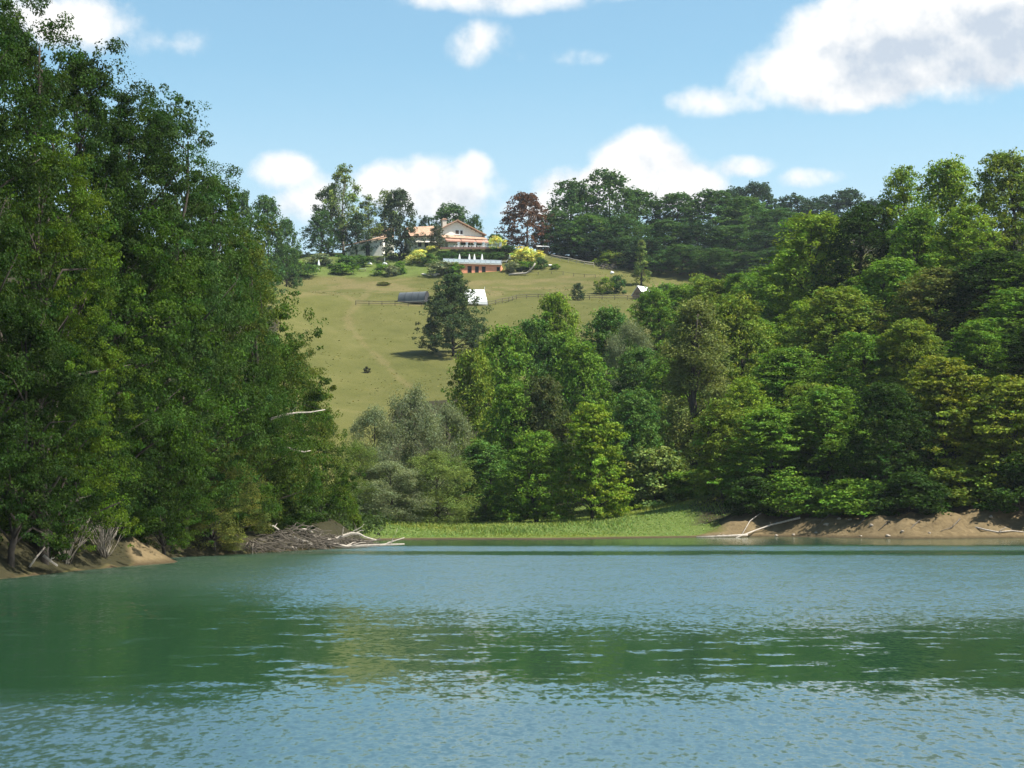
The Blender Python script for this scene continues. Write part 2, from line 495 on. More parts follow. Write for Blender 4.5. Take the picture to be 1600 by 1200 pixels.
WAVE = 0.8
M = {}
M['leaf'] = mat_leaf()
M['ground'] = mat_ground()
M['water'] = mat_water()
M['bark'] = mat_simple('bark', (.045, .036, .028), .9, .35, 3, .6)
M['bark_pale'] = mat_simple('bark_pale', (.20, .175, .14), .9, .35, 3, .5)
M['dead'] = mat_simple('bleached_wood', (.34, .30, .25), .85, .25, 5, .4)
M['dead_dark'] = mat_simple('weathered_branches', (.095, .08, .062), .9, .35, 4, .4)
M['plaster'] = mat_simple('plaster', (.80, .76, .67), .9, .08, 1.5, .1)
M['white'] = mat_simple('white_paint', (.80, .79, .76), .7, .05, 2)
M['canvas'] = mat_simple('white_canvas', (.82, .82, .80), .8, .05, 1)
M['orange'] = mat_simple('terracotta_render', (.80, .31, .18), .9, .10, .8, .1)
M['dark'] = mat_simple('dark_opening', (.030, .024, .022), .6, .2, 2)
M['shutter'] = mat_simple('brown_shutter', (.10, .065, .045), .7, .15, 4)
M['timber'] = mat_simple('timber', (.16, .10, .06), .8, .25, 4, .2)
M['rail'] = mat_simple('grey_rail', (.55, .60, .66), .4, .06, 3, 0, .5)
M['glass'] = mat_simple('railing_glass', (.58, .64, .68), .12, .05, 1, 0, .6)
M['stone'] = mat_simple('pale_stone', (.52, .48, .41), .9, .2, 2, .3)
M['stone_dull'] = mat_simple('bank_stone', (.27, .23, .18), .9, .3, 3, .3)
M['awning'] = mat_simple('brown_awning', (.36, .19, .14), .8, .12, 2)
M['tunnel'] = mat_simple('tunnel_sheet', (.10, .112, .118), .55, .15, 1.2, .1, .5)
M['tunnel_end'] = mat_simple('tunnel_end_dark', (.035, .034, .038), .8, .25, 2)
M['fence'] = mat_simple('fence_wood', (.085, .07, .055), .9, .25, 3)
M['brick'] = mat_simple('brick_wood_gable', (.27, .17, .115), .9, .15, 3)


def mat_tile():
    m, n, l, b = new_mat('clay_roof_tiles')
    tc = n.new('ShaderNodeTexCoord')
    nz = n.new('ShaderNodeTexNoise'); nz.inputs['Scale'].default_value = 1.3; nz.inputs['Detail'].default_value = 6; nz.inputs['Roughness'].default_value = .7
    l.new(tc.outputs['Object'], nz.inputs['Vector'])
    r = n.new('ShaderNodeValToRGB'); e = r.color_ramp.elements
    e[0].position = .3; e[0].color = (.30, .155, .095, 1); e[1].position = .72; e[1].color = (.55, .38, .26, 1)
    l.new(nz.outputs['Fac'], r.inputs[0]); l.new(r.outputs[0], b.inputs['Base Color'])
    wv = n.new('ShaderNodeTexWave'); wv.inputs['Scale'].default_value = 1.6
    l.new(tc.outputs['Object'], wv.inputs['Vector'])
    bp = n.new('ShaderNodeBump'); bp.inputs['Strength'].default_value = .6; bp.inputs['Distance'].default_value = .1
    l.new(wv.outputs['Fac'], bp.inputs['Height']); l.new(bp.outputs[0], b.inputs['Normal'])
    b.inputs['Roughness'].default_value = .9
    return m


M['tile'] = mat_tile()

# ------------------------------------------------------------------ mesh helpers


def np_mesh(name, verts, faces_flat, nper, face_attr=None, point_attr=None, smooth=False):
    """mesh of equal-sided polygons straight from numpy arrays"""
    me = bpy.data.meshes.new(name)
    nf = len(faces_flat) // nper
    me.vertices.add(len(verts)); me.vertices.foreach_set('co', np.ascontiguousarray(verts, np.float32).ravel())
    me.loops.add(len(faces_flat)); me.loops.foreach_set('vertex_index', np.ascontiguousarray(faces_flat, np.int32))
    me.polygons.add(nf); me.polygons.foreach_set('loop_start', np.arange(0, nf * nper, nper, dtype=np.int32))
    if face_attr is not None:
        a = me.attributes.new('tint', 'FLOAT_COLOR', 'FACE'); a.data.foreach_set('color', np.ascontiguousarray(face_attr, np.float32).ravel())
    if point_attr is not None:
        a = me.attributes.new('cover', 'FLOAT_COLOR', 'POINT'); a.data.foreach_set('color', np.ascontiguousarray(point_attr, np.float32).ravel())
    me.update(calc_edges=True)
    if not smooth:
        me.shade_flat()
    return me


def obj(name, me, mat=None, parent=None, loc=None):
    o = bpy.data.objects.new(name, me)
    if mat is not None and me is not None and not me.materials:
        me.materials.append(mat)
    COL.objects.link(o)
    if parent is not None:
        o.parent = parent
    if loc is not None:
        o.location = loc
    return o


def tag(o, label=None, cat=None, group=None, kind=None):
    if label: o['label'] = label
    if cat: o['category'] = cat
    if group: o['group'] = group
    if kind: o['kind'] = kind
    return o


def thing(name, label, cat, loc=(0, 0, 0), rotz=0.0, group=None):
    o = bpy.data.objects.new(name, None); COL.objects.link(o)
    o.location = tuple(float(v) for v in loc); o.rotation_euler = (0, 0, rotz)
    o.empty_display_size = 0.5
    return tag(o, label, cat, group)


class MB:
    """collects boxes, prisms and tubes for one mesh"""

    def __init__(s): s.v = []; s.f = []

    def poly(s, pts, faces):
        k = len(s.v); s.v += [tuple(p) for p in pts]; s.f += [tuple(k + i for i in f) for f in faces]; return s

    def box(s, x0, x1, y0, y1, z0, z1):
        return s.poly([(x0, y0, z0), (x1, y0, z0), (x1, y1, z0), (x0, y1, z0), (x0, y0, z1), (x1, y0, z1), (x1, y1, z1), (x0, y1, z1)],
                      [(0, 3, 2, 1), (4, 5, 6, 7), (0, 1, 5, 4), (1, 2, 6, 5), (2, 3, 7, 6), (3, 0, 4, 7)])

    def prism(s, outline, y0, y1):
        """outline in x,z extruded along y"""
        n = len(outline)
        return s.poly([(x, y0, z) for x, z in outline] + [(x, y1, z) for x, z in outline],
                      [tuple(range(n - 1, -1, -1))[::-1], tuple(range(n, 2 * n))[::-1]] + [(i, i + n, (i + 1) % n + n, (i + 1) % n) for i in range(n)])

    def slab(s, a, b, c, d, t):
        """thick sheet through four corners"""
        a, b, c, d = map(np.array, (a, b, c, d))
        nrm = np.cross(b - a, d - a); nrm = nrm / np.linalg.norm(nrm) * t
        p = [a, b, c, d, a - nrm, b - nrm, c - nrm, d - nrm]
        return s.poly(p, [(0, 1, 2, 3), (7, 6, 5, 4), (0, 4, 5, 1), (1, 5, 6, 2), (2, 6, 7, 3), (3, 7, 4, 0)])

    def tube(s, pts, rad, sides=6):
        pts = np.array(pts, float); n = len(pts)
        rad = np.broadcast_to(rad, (n,))
        k = len(s.v)
        for i in range(n):
            t = pts[min(i + 1, n - 1)] - pts[max(i - 1, 0)]; t = t / (np.linalg.norm(t) + 1e-9)
            u = np.cross(t, (0, 0, 1) if abs(t[2]) < .9 else (1, 0, 0)); u /= np.linalg.norm(u); w = np.cross(t, u)
            for j in range(sides):
                a = 2 * math.pi * j / sides
                s.v.append(tuple(pts[i] + rad[i] * (math.cos(a) * u + math.sin(a) * w)))
        for i in range(n - 1):
            for j in range(sides):
                j2 = (j + 1) % sides
                s.f.append((k + i * sides + j, k + i * sides + j2, k + (i + 1) * sides + j2, k + (i + 1) * sides + j))
        s.f.append(tuple(k + j for j in range(sides))[::-1]); s.f.append(tuple(k + (n - 1) * sides + j for j in range(sides)))
        return s

    def mesh(s, name, smooth=False):
        me = bpy.data.meshes.new(name); me.from_pydata(s.v, [], s.f); me.update()
        if smooth: me.shade_smooth()
        else: me.shade_flat()
        return me

    def build(s, name, mat, parent=None, loc=None, smooth=False):
        return obj(name, s.mesh(name, smooth), mat, parent, loc)


# ------------------------------------------------------------------ ground and water
def axis(parts):
    out = [parts[0][0]]
    for a, b, st in parts:
        n = max(1, int(round((b - a) / st)))
        out += list(np.linspace(a, b, n + 1)[1:])
    return np.array(out)


gx = axis([(-1500, -600, 90), (-600, -240, 24), (-240, -110, 8), (-110, -64, 2.6), (-64, 70, .8), (70, 120, 2.6), (120, 260, 8), (260, 600, 24), (600, 1500, 90)])
gy = axis([(-900, -200, 70), (-200, 60, 13), (60, 90, 2), (90, 260, .85), (260, 640, 1.45), (640, 760, 4), (760, 1000, 14), (1000, 1800, 80)])
GX, GY = np.meshgrid(gx, gy)
gX, gY = GX.ravel(), GY.ravel()
gD = shore_dist(gX, gY)
gZ = height(gX, gY)

# cover masks: soil (red), green grass (green), worn track (blue), woodland floor and the left bank's painted shade (alpha)
right = sstep(gX, 19, 26) * sstep(-gY, -228, -214)
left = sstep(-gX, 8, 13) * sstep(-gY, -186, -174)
spit = 1 - sstep(np.hypot((gX + 21.8) / 1.0, (gY - 121) / 2.4), 1.3, 2.9)
soil = (1 - sstep(gD, 7, 11)) * right + spit
soil = np.clip(np.maximum(soil, (1 - sstep(gD, .8, 2.6)) * (1 - left)), 0, 1)
soil = np.where(gD < 0, 1, soil)
shoreg = sstep(gD, 1, 4) * (1 - sstep(gY, 262, 285)) * (1 - right) * (1 - left)
lawn = sstep(gY, 560, 574) * (1 - sstep(gX, -22, -12))
green = np.clip(shoreg + .62 * lawn + .25 * (gY > 430) * (gY < 505) * (gX > -45), 0, 1)
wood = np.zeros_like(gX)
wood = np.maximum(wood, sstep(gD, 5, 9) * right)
wood = np.maximum(wood, left * (1 - spit))  # dark floor colour over the left bank stands in for its shade
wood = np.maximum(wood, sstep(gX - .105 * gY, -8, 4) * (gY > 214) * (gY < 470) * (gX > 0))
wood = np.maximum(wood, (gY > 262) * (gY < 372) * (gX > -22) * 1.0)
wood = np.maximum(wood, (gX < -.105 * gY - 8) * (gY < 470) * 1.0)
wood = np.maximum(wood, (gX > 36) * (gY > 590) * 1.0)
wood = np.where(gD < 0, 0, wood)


def polyline_dist(pts):
    best = np.full(gX.shape, 1e9)
    for (a, b) in zip(pts[:-1], pts[1:]):
        dx, dy = b[0] - a[0], b[1] - a[1]
        t = np.clip(((gX - a[0]) * dx + (gY - a[1]) * dy) / (dx * dx + dy * dy + 1e-9), 0, 1)
        best = np.minimum(best, np.hypot(gX - a[0] - t * dx, gY - a[1] - t * dy))
    return best


track = np.zeros_like(gX)
for line, wd in [([(640, 606), (612, 580), (590, 556), (572, 542), (548, 515), (542, 495), (556, 478), (566, 468), (582, 450), (600, 441), (640, 436)], .7),
                 ([(452, 462), (490, 459), (530, 460), (560, 472), (620, 476), (680, 477)], 1.5), ([(600, 441), (618, 446), (630, 452)], .8),
                 ([(780, 440), (860, 437), (930, 442), (960, 450)], 2.0)]:
    pts = [gnd(*p, ymin=330) for p in line]
    dd = polyline_dist(pts) + 1.6 * vnoise(gX, gY, 4)
    track = np.maximum(track, .5 * (1 - sstep(dd, wd * .4, wd * 1.9)))
dryband = sstep(gY, 512, 530) * (1 - sstep(gY, 566, 576)) * sstep(gX, -70, -45)
track = np.maximum(track, .75 * dryband * sstep(vnoise(gX, gY, 11) + .6 * vnoise(gX, gY, 4), -.05, .3))
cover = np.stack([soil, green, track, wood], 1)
nx, ny = len(gx), len(gy)
ii = (np.arange(ny - 1)[:, None] * nx + np.arange(nx - 1)[None]).ravel()
quads = np.stack([ii, ii + 1, ii + 1 + nx, ii + nx], 1).ravel()
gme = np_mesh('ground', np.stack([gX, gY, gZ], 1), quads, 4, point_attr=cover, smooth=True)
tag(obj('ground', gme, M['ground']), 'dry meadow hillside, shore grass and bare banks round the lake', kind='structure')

wme = bpy.data.meshes.new('lake_water')
wme.from_pydata([(-110, -170, 0), (110, -170, 0), (110, 230, 0), (-110, 230, 0)], [], [(0, 1, 2, 3)])
tag(obj('lake_water', wme, M['water']), 'rippled blue green lake with a calm slick across it', kind='structure')

# ------------------------------------------------------------------ trees
def leaf_arrays(cen, nrm, size, tint, g, ratio=.62):
    n = len(cen)
    nrm = nrm / (np.linalg.norm(nrm, axis=1, keepdims=True) + 1e-9)
    rv = g.normal(size=(n, 3))
    t = np.cross(nrm, rv); t /= (np.linalg.norm(t, axis=1, keepdims=True) + 1e-9)
    b = np.cross(nrm, t)
    L = size[:, None] * .5; W = L * ratio
    fold = nrm * size[:, None] * .10
    v = np.stack([cen - t * L, cen + b * W + fold, cen + t * L, cen - b * W + fold], 1).reshape(-1, 3)
    return v, tint


def leaf_mesh(name, cen, nrm, size, tint, g, ratio=.62):
    v, tn = leaf_arrays(cen, nrm, size, tint, g, ratio)
    return np_mesh(name, v, np.arange(len(v)), 4, face_attr=np.c_[tn, np.ones(len(tn))])


PROF = {'oak': lambda t: np.clip(np.sin(np.pi * (.34 + .62 * t)), 0, 1) ** .7,
        'low': lambda t: np.clip(np.sin(np.pi * (.44 + .53 * t)), 0, 1) ** .85,
        'tall': lambda t: np.sin(np.pi * (.26 + .71 * t)) ** .6,
        'cone': lambda t: (1.02 - t) ** .75,
        'bush': lambda t: np.sqrt(np.clip(1.03 - t * t, 0, 1)),
        'layer': lambda t: np.clip(1.08 - t, 0, 1) ** .55,
        'willow': lambda t: np.sin(np.pi * (.30 + .66 * t)) ** .8}


def make_tree(seed, H=18., Rr=6., base=.2, shape='oak', lobes=16, clumps=22, leaves=120, L=.2, flat=.82, lob=(.30, .48), cr=(.35, .8),
              droop=0., up=.55, ratio=.62, hue=.10, loose=1.0, trunk_r=.28, bark='bark', wild=.12, tallness=.9, fill=0):
    """returns crown mesh, trunk mesh (tree stands at the origin)"""
    g = np.random.default_rng(seed)
    prof = PROF[shape]
    tt = (np.arange(lobes) + g.random(lobes)) / lobes
    th = np.arange(lobes) * 2.39996 + g.normal(size=lobes) * .5 + g.random() * 6
    pr = prof(tt)
    rad = Rr * pr * g.uniform(.22, .80, lobes) * np.where(tt > .9, .5, 1)
    lz = base * H + tt * (1 - base) * H * .90
    lc = np.stack([rad * np.cos(th), rad * np.sin(th), lz], 1)
    lr = Rr * g.uniform(lob[0] * .8, lob[1] * 1.12, lobes) * (.6 + .4 * pr)
    cens, nrms, tints, sizes = [], [], [], []
    groups = []
    for i in range(lobes):
        n = int(clumps * (.6 + .8 * g.random()))
        d = g.normal(size=(n * 3, 3)); d /= np.linalg.norm(d, axis=1, keepdims=True)
        outw = np.array([math.cos(th[i]), math.sin(th[i]), .25 + tt[i]]); outw /= np.linalg.norm(outw)
        sc = .9 * (d @ outw) + .18 * d[:, 2] + g.normal(size=len(d)) * .5
        d = d[np.argsort(-sc)[:int(n)]]
        reach = np.where(g.random(len(d)) < wild, g.uniform(1.1, 1.5, len(d)), g.uniform(.5, 1.1, len(d)))
        cc = lc[i] + d * (lr[i] * reach)[:, None] * np.array([1, 1, tallness if shape != 'layer' else .55])
        groups.append((cc, d, reach, 1 + g.normal() * .08))
    if fill:      # sprays spread over the whole outline, so that the crown is not a set of balls
        t_ = g.random(fill) ** .9; a_ = g.uniform(0, 2 * math.pi, fill)
        bump = 1 + .16 * np.sin(3 * a_ + 7 * t_ + g.random() * 6) + .12 * np.sin(5 * a_ - 11 * t_ + g.random() * 6)
        r_ = (Rr * prof(t_) + .35) * bump * g.uniform(.55, 1.12, fill)
        cc = np.stack([r_ * np.cos(a_), r_ * np.sin(a_), base * H + t_ * (1 - base) * H * .97], 1)
        d = np.stack([np.cos(a_), np.sin(a_), -.3 + 1.3 * t_], 1); d /= np.linalg.norm(d, axis=1, keepdims=True)
        groups.append((cc, d, g.uniform(.7, 1.2, fill), 1.0))
    for cc, d, reach, lt in groups:
        cc[:, 2] = np.maximum(cc[:, 2], .03 * H)
        for c, dd, rc in zip(cc, d, reach):
            m = int(leaves * loose * g.uniform(.35, 1.45) * (.55 if rc > 1.1 else 1))
            r = g.uniform(cr[0], cr[1]) * (.75 if rc > 1.1 else 1)
            q = g.normal(size=(m, 3)); q *= (g.random((m, 1)) ** .3) / (np.linalg.norm(q, axis=1, keepdims=True) + 1e-9)
            st = g.uniform(.7, 1.5)
            p = c + q * r * np.array([1.15 * st, 1.15 / st, flat * g.uniform(.7, 1.2)])
            if droop:
                hd = np.hypot(q[:, 0], q[:, 1]); p[:, 2] -= droop * hd * hd * r
            cens.append(p)
            nr = .5 * q + .35 * dd + np.array([0, 0, up]) + g.normal(size=(m, 3)) * .7
            nrms.append(nr)
            lum = lt * (1 + g.normal() * .17) * (1 + g.normal(size=m) * .18)
            hv = g.normal() * hue + g.normal(size=m) * hue * .7
            tints.append(np.clip(np.stack([lum * (1 + hv), lum, lum * (1 - hv * .6)], 1), .25, 2.2))
            sizes.append(L * g.uniform(.6, 1.3, m))
    cen = np.concatenate(cens); nrm = np.concatenate(nrms); tint = np.concatenate(tints); size = np.concatenate(sizes)
    crown = leaf_mesh('crown', cen, nrm, size, tint, g, ratio)
    crown.materials.append(M['leaf'])
    mb = MB()
    top = H * .86
    zs = np.linspace(-.8, top, 9)
    wob = np.cumsum(g.normal(size=(9, 2)) * .012 * H, 0); wob[0] = wob[1] = 0
    tp = np.c_[wob, zs]
    mb.tube(tp, trunk_r * H / 18 * np.linspace(1.25, .16, 9) ** 1.0, 8)
    for i in range(lobes):
        z0 = max(.08 * H, lz[i] - (.10 + .12 * g.random()) * H)
        k = np.interp(z0, zs, np.arange(9)); s = np.array([np.interp(z0, zs, tp[:, 0]), np.interp(z0, zs, tp[:, 1]), z0])
        mid = .5 * (s + lc[i]) + np.array([0, 0, .02 * H]) + g.normal(size=3) * .02 * H
        r0 = trunk_r * H / 18 * .42 * (1 - .6 * z0 / H)
        mb.tube([s, mid, lc[i], lc[i] + (lc[i] - mid) * .7], [r0, r0 * .7, r0 * .42, r0 * .15], 5)
    tr = mb.mesh('trunk', True); tr.materials.append(M[bark])
    b = np.percentile(np.hypot(cen[:, 0], cen[:, 1]), 97)
    return crown, tr, float(np.percentile(cen[:, 2], 99.7)), float(2 * b)


PR = {}


def proto(key, n, **k):
    PR[key] = [make_tree(hash_seed(key) + i * 17, **k) for i in range(n)]


def hash_seed(s): return sum(ord(c) * (i + 3) for i, c in enumerate(s))


# near bank, middle distance and hill-top kinds
proto('oak_near', 3, H=26, Rr=7.2, base=.05, lobes=30, clumps=24, leaves=120, L=.185, lob=(.2, .38), cr=(.3, .95), wild=.3, flat=.6, up=.8, fill=230)
proto('low_near', 2, H=14, Rr=6.4, base=.09, lobes=20, clumps=22, leaves=118, L=.18, lob=(.2, .38), cr=(.3, .9), wild=.3, flat=.55, up=.9, fill=150)
proto('soft_near', 1, H=12, Rr=4.2, base=.03, shape='oak', lobes=24, clumps=22, leaves=95, L=.17, lob=(.30, .46), cr=(.3, .7), droop=.5, ratio=.4)
proto('bush_near', 1, H=5, Rr=3, base=.0, shape='bush', lobes=18, clumps=16, leaves=90, L=.18, lob=(.3, .45), cr=(.25, .55), trunk_r=.2)
proto('oak_mid', 5, H=18, Rr=5.0, base=.03, lobes=24, clumps=20, leaves=38, L=.34, lob=(.22, .42), cr=(.35, .85), wild=.3, up=.55, flat=.85, tallness=1.2, fill=430)
proto('layer_mid', 2, H=15, Rr=6.0, base=.03, shape='layer', lobes=36, clumps=18, leaves=44, L=.38, flat=.42, lob=(.27, .42), cr=(.4, 1.0), fill=160, up=.8, wild=.2)
proto('tall_mid', 2, H=20, Rr=4.4, base=.03, shape='tall', lobes=24, clumps=16, leaves=38, L=.34, lob=(.28, .46), cr=(.35, .85), wild=.3, flat=.9, tallness=1.2, fill=330)
proto('willow_mid', 2, H=13, Rr=5.2, base=.02, shape='willow', lobes=26, clumps=22, leaves=60, L=.28, lob=(.30, .44), cr=(.5, 1.1), droop=.55, ratio=.34, up=.3, wild=.1, hue=.05)
proto('cone_mid', 1, H=20, Rr=5.2, base=.03, shape='cone', lobes=40, clumps=18, leaves=58, L=.29, lob=(.24, .36), cr=(.5, 1.0), droop=.4, ratio=.4, up=.35, wild=.08, hue=.06)
proto('bush_mid', 2, H=5, Rr=2.9, base=.0, shape='bush', lobes=18, clumps=15, leaves=46, L=.29, lob=(.32, .48), cr=(.35, .7), trunk_r=.2)
proto('oak_far', 4, H=20, Rr=7.0, base=.03, lobes=18, clumps=13, leaves=26, L=.62, lob=(.24, .42), cr=(.5, 1.2), wild=.25, tallness=1.15, fill=260)
proto('loose_far', 2, H=20, Rr=5, base=.12, shape='tall', lobes=22, clumps=11, leaves=32, L=.52, lob=(.28, .44), cr=(.6, 1.2), wild=.3, bark='bark_pale')
proto('lone_mid', 1, H=18, Rr=7.4, base=.07, shape='low', lobes=34, clumps=22, leaves=40, L=.42, lob=(.22, .36), cr=(.4, .9), wild=.25, fill=300)
proto('cone_far', 1, H=14, Rr=2.6, base=.03, shape='cone', lobes=18, clumps=10, leaves=28, L=.42, lob=(.3, .45), cr=(.4, .8))
proto('bush_far', 3, H=4, Rr=2.8, base=.0, shape='bush', lobes=11, clumps=10, leaves=28, L=.42, lob=(.34, .5), cr=(.35, .75), trunk_r=.2)
_cnt = {}


def plant(kind, px, Y, top, wpx, col, label, group=None, name='broadleaf_tree', cat='tree', base_py=None, rot=None, X=None, depth=1.0):
    """one tree or shrub standing on the ground at a distance, as tall and wide as the photograph shows"""
    i = _cnt.get(kind, 0); _cnt[kind] = i + 1
    crown, tr, ph, pw = PR[kind][i % len(PR[kind])]
    if base_py is not None:
        p = gnd(px, base_py, ymin=200); x, Y, z = p
    else:
        x = X_of(px, Y) if X is None else X
        z = ground(x, Y)
    h = z_of(top, Y) - z
    h = max(h, .8)
    w = wpx / F * Y * (1.2 if 'near' in kind else 1.12)
    t = thing(name, label, cat, (x, Y, z - .05), rng.uniform(0, 6.28) if rot is None else rot, group)
    sx, sz = w / pw, h / ph
    if 'near' in kind or kind in ('oak_mid', 'layer_mid'):
        sx = max(sx, sz / 1.4)
    t.scale = (sx, sx * depth, sz)
    c = obj('crown', crown, None, t); c.color = (*col, 1)
    if _cnt[kind] <= len(PR[kind]) or True:
        obj('trunk', tr, None, t)
    return t


DK = (.019, .042, .005); DK2 = (.029, .062, .007); OLV = (.145, .200, .024); MG = (.112, .202, .022); YG = (.160, .240, .022)
BLU = (.082, .158, .030); GRY = (.190, .220, .115); PALE = (.175, .230, .058); HILL = (.058, .116, .028); HILLD = (.034, .068, .025)
BRN = (.120, .058, .032); YEL = (.62, .60, .17); DUL = (.130, .150, .035)
LMG = (.034, .070, .006); LYG = (.058, .100, .007); LOLV = (.064, .092, .012)  # left wood greens, darkened so the colour carries the shade there

GL = 'trees on the left bank'
plant('oak_near', -70, 99, -70, 330, DK, 'dark oak cut off by the left edge, its crown reaching the top of the picture', GL)
plant('oak_near', 15, 113, 2, 300, DK2, 'tallest tree at the upper left, its ragged top against the sky', GL)
plant('oak_near', 118, 120, 66, 225, DK, 'dark tree second from the left on the skyline with a cloud behind it', GL)
plant('oak_near', 250, 134, 150, 180, (.034, .070, .014), 'blue green oak with an open spiky top against clear sky at left', GL)
plant('oak_near', 192, 128, 140, 170, DK, 'dark crown filling the dip between the left skyline trees', GL)
plant('oak_near', 322, 146, 258, 135, DK2, 'oak stepping down the left skyline with a thin bare twig beside it', GL)
plant('oak_near', 70, 105, 215, 230, LYG, 'sunlit yellow green tree low in front of the tall left trees', GL)
plant('low_near', 185, 121, 330, 210, LMG, 'bright green tree leaning out over the water in the left wood', GL)
plant('low_near', 290, 137, 390, 200, DK2, 'full dark green tree in the middle of the left wood', GL)
plant('low_near', 20, 100, 470, 250, DK, 'low dark tree overhanging the shaded bank at far left', GL)
plant('low_near', 130, 112, 500, 200, DK, 'low dark tree above the dead shrub on the left bank', GL)
plant('soft_near', 372, 152, 345, 90, LOLV, 'thin olive yellow tree with a pale stem at the left skyline', GL)
plant('low_near', 385, 158, 430, 125, LMG, 'green tree beside the meadow on the right side of the left wood', GL)
plant('low_near', 448, 166, 525, 95, LOLV, 'outermost tree of the left wood, edged against the dry meadow', GL)
plant('soft_near', 405, 151, 560, 150, LMG, 'feathery soft green tree below the pale dead branches', GL)
plant('soft_near', 335, 139, 690, 140, DUL, 'olive brown bushy tree drooping to the left bank', GL)
plant('low_near', 258, 128, 640, 130, LMG, 'small bright tree hanging over the sunlit spit', GL)
plant('low_near', 500, 172, 640, 90, LMG, 'low green tree at the water end of the left wood', GL)
plant('bush_near', 440, 156, 760, 110, DK2, 'dark bush behind the heap of driftwood', GL, 'bank_shrub', 'shrub')
plant('bush_near', 60, 110, 770, 190, DK, 'dark bush on the shaded bank at the left edge', GL, 'bank_shrub', 'shrub')
plant('bush_near', 190, 122, 760, 120, DK2, 'low bush behind the sunlit spit', GL, 'bank_shrub', 'shrub')
plant('bush_near', 530, 178, 745, 60, LYG, 'light green bush where the left wood meets the shore grass', GL, 'bank_shrub', 'shrub')

GC = 'trees along the far shore'
plant('willow_mid', 585, 236, 636, 95, GRY, 'grey willow beside the left wood at the head of the lake', GC, 'willow_tree')
plant('willow_mid', 645, 240, 606, 110, GRY, 'tall grey willow standing against the foot of the meadow', GC, 'willow_tree')
plant('willow_mid', 700, 246, 632, 90, GRY, 'grey green willow to the right of the tallest grey willow', GC, 'willow_tree')
plant('willow_mid', 560, 226, 690, 80, PALE, 'pale green willow nearest the driftwood', GC, 'willow_tree')
plant('willow_mid', 607, 226, 722, 120, GRY, 'low spreading grey willow with a dark stem on the shore grass', GC, 'willow_tree')
plant('willow_mid', 682, 229, 705, 125, PALE, 'low pale green willow in front of the grey ones', GC, 'willow_tree')
plant('oak_mid', 738, 262, 548, 110, OLV, 'olive green tree below the meadow oak', GC)
plant('oak_mid', 785, 285, 512, 120, MG, 'round topped tree reaching up to the meadow right of the lone oak', GC)
plant('oak_mid', 835, 300, 500, 120, BLU, 'blue green tree below the bright green treetop', GC)
plant('oak_mid', 868, 345, 460, 92, YG, 'bright green treetop standing out in the meadow', GC)
plant('oak_mid', 850, 250, 590, 110, (.075, .095, .028), 'dark brownish tree in the middle of the far shore', GC)
plant('oak_mid', 757, 236, 690, 120, BLU, 'dark blue green tree at the shore beside the willows', GC)
plant('oak_mid', 838, 230, 675, 125, MG, 'broad tree in front of the dark one on the far shore', GC)
plant('layer_mid', 925, 228, 632, 115, YG, 'yellow green layered tree with its trunk showing on the shore grass', GC)
plant('oak_mid', 905, 275, 535, 120, MG, 'green tree above the yellow green layered tree', GC)
plant('willow_mid', 985, 300, 503, 90, GRY, 'grey leaved tree high in the right hand wood', GC)
plant('oak_mid', 952, 315, 482, 105, BLU, 'tree just below the grey leaved one', GC)
plant('oak_mid', 992, 244, 610, 115, BLU, 'dark tree between the layered tree and the pale cone', GC)
plant('oak_mid', 1024, 350, 452, 100, MG, 'tree below the brown ended hut', GC)
plant('cone_mid', 1088, 250, 470, 165, (.165, .195, .055), 'tall soft pale cone of a tree behind the shore grass', GC, 'conical_tree')
plant('bush_mid', 1022, 240, 700, 110, PALE, 'pale bush at the right end of the shore trees', GC, 'shore_shrub', 'shrub')
plant('tall_mid', 1130, 226, 625, 110, OLV, 'slim olive tree above the end of the shore grass', GC)
plant('bush_mid', 1085, 238, 735, 110, MG, 'rounded bush behind the shore grass left of the leaning log', GC, 'shore_shrub', 'shrub')
plant('bush_mid', 1150, 232, 730, 80, YG, 'yellow green bush just behind the leaning log', GC, 'shore_shrub', 'shrub')

GR = 'trees on the right bank'
plant('oak_mid', 1150, 270, 462, 130, OLV, 'olive tree to the right of the pale cone', GR)
plant('oak_mid', 1215, 330, 415, 140, MG, 'tree in the dip left of the tall right hand wood', GR)
plant('oak_mid', 1275, 305, 335, 160, YG, 'sunlit tree that starts the tall right hand wood', GR)
plant('oak_mid', 1352, 296, 322, 150, DK2, 'darker tree on the right skyline beneath the cloud', GR)
plant('tall_mid', 1418, 298, 262, 100, YG, 'slim spiky treetop leading the right skyline', GR)
plant('oak_mid', 1487, 288, 252, 140, YG, 'rounded crown highest on the right skyline but one', GR)
plant('oak_mid', 1580, 280, 238, 130, OLV, 'highest treetop at the right edge of the picture', GR)
plant('oak_mid', 1660, 285, 240, 150, MG, 'tree cut off by the right edge below the sky', GR)
plant('oak_mid', 1230, 246, 545, 150, MG, 'green tree above the leaning log bank', GR)
plant('oak_mid', 1310, 262, 450, 165, OLV, 'olive tree in the middle of the right wood', GR)
plant('oak_mid', 1392, 268, 405, 165, MG, 'tall green tree in the middle of the right wood below the spiky top', GR)
plant('oak_mid', 1470, 256, 420, 160, DUL, 'brownish olive tree inside the right wood', GR)
plant('oak_mid', 1555, 252, 395, 170, DK2, 'dark tree under the highest right treetop', GR)
plant('tall_mid', 1640, 250, 400, 170, MG, 'tree half out of the picture at the right edge, mid height', GR)
plant('layer_mid', 1200, 222, 640, 135, MG, 'layered tree hanging over the upper end of the log', GR)
plant('oak_mid', 1295, 224, 605, 150, MG, 'green tree over the bare bank right of the log', GR)
plant('oak_mid', 1385, 210, 600, 150, DK2, 'tree with a dark underside casting shade over the bank', GR)
plant('layer_mid', 1475, 214, 560, 170, (.155, .190, .020), 'yellow olive layered tree with dark gaps between its tiers', GR)
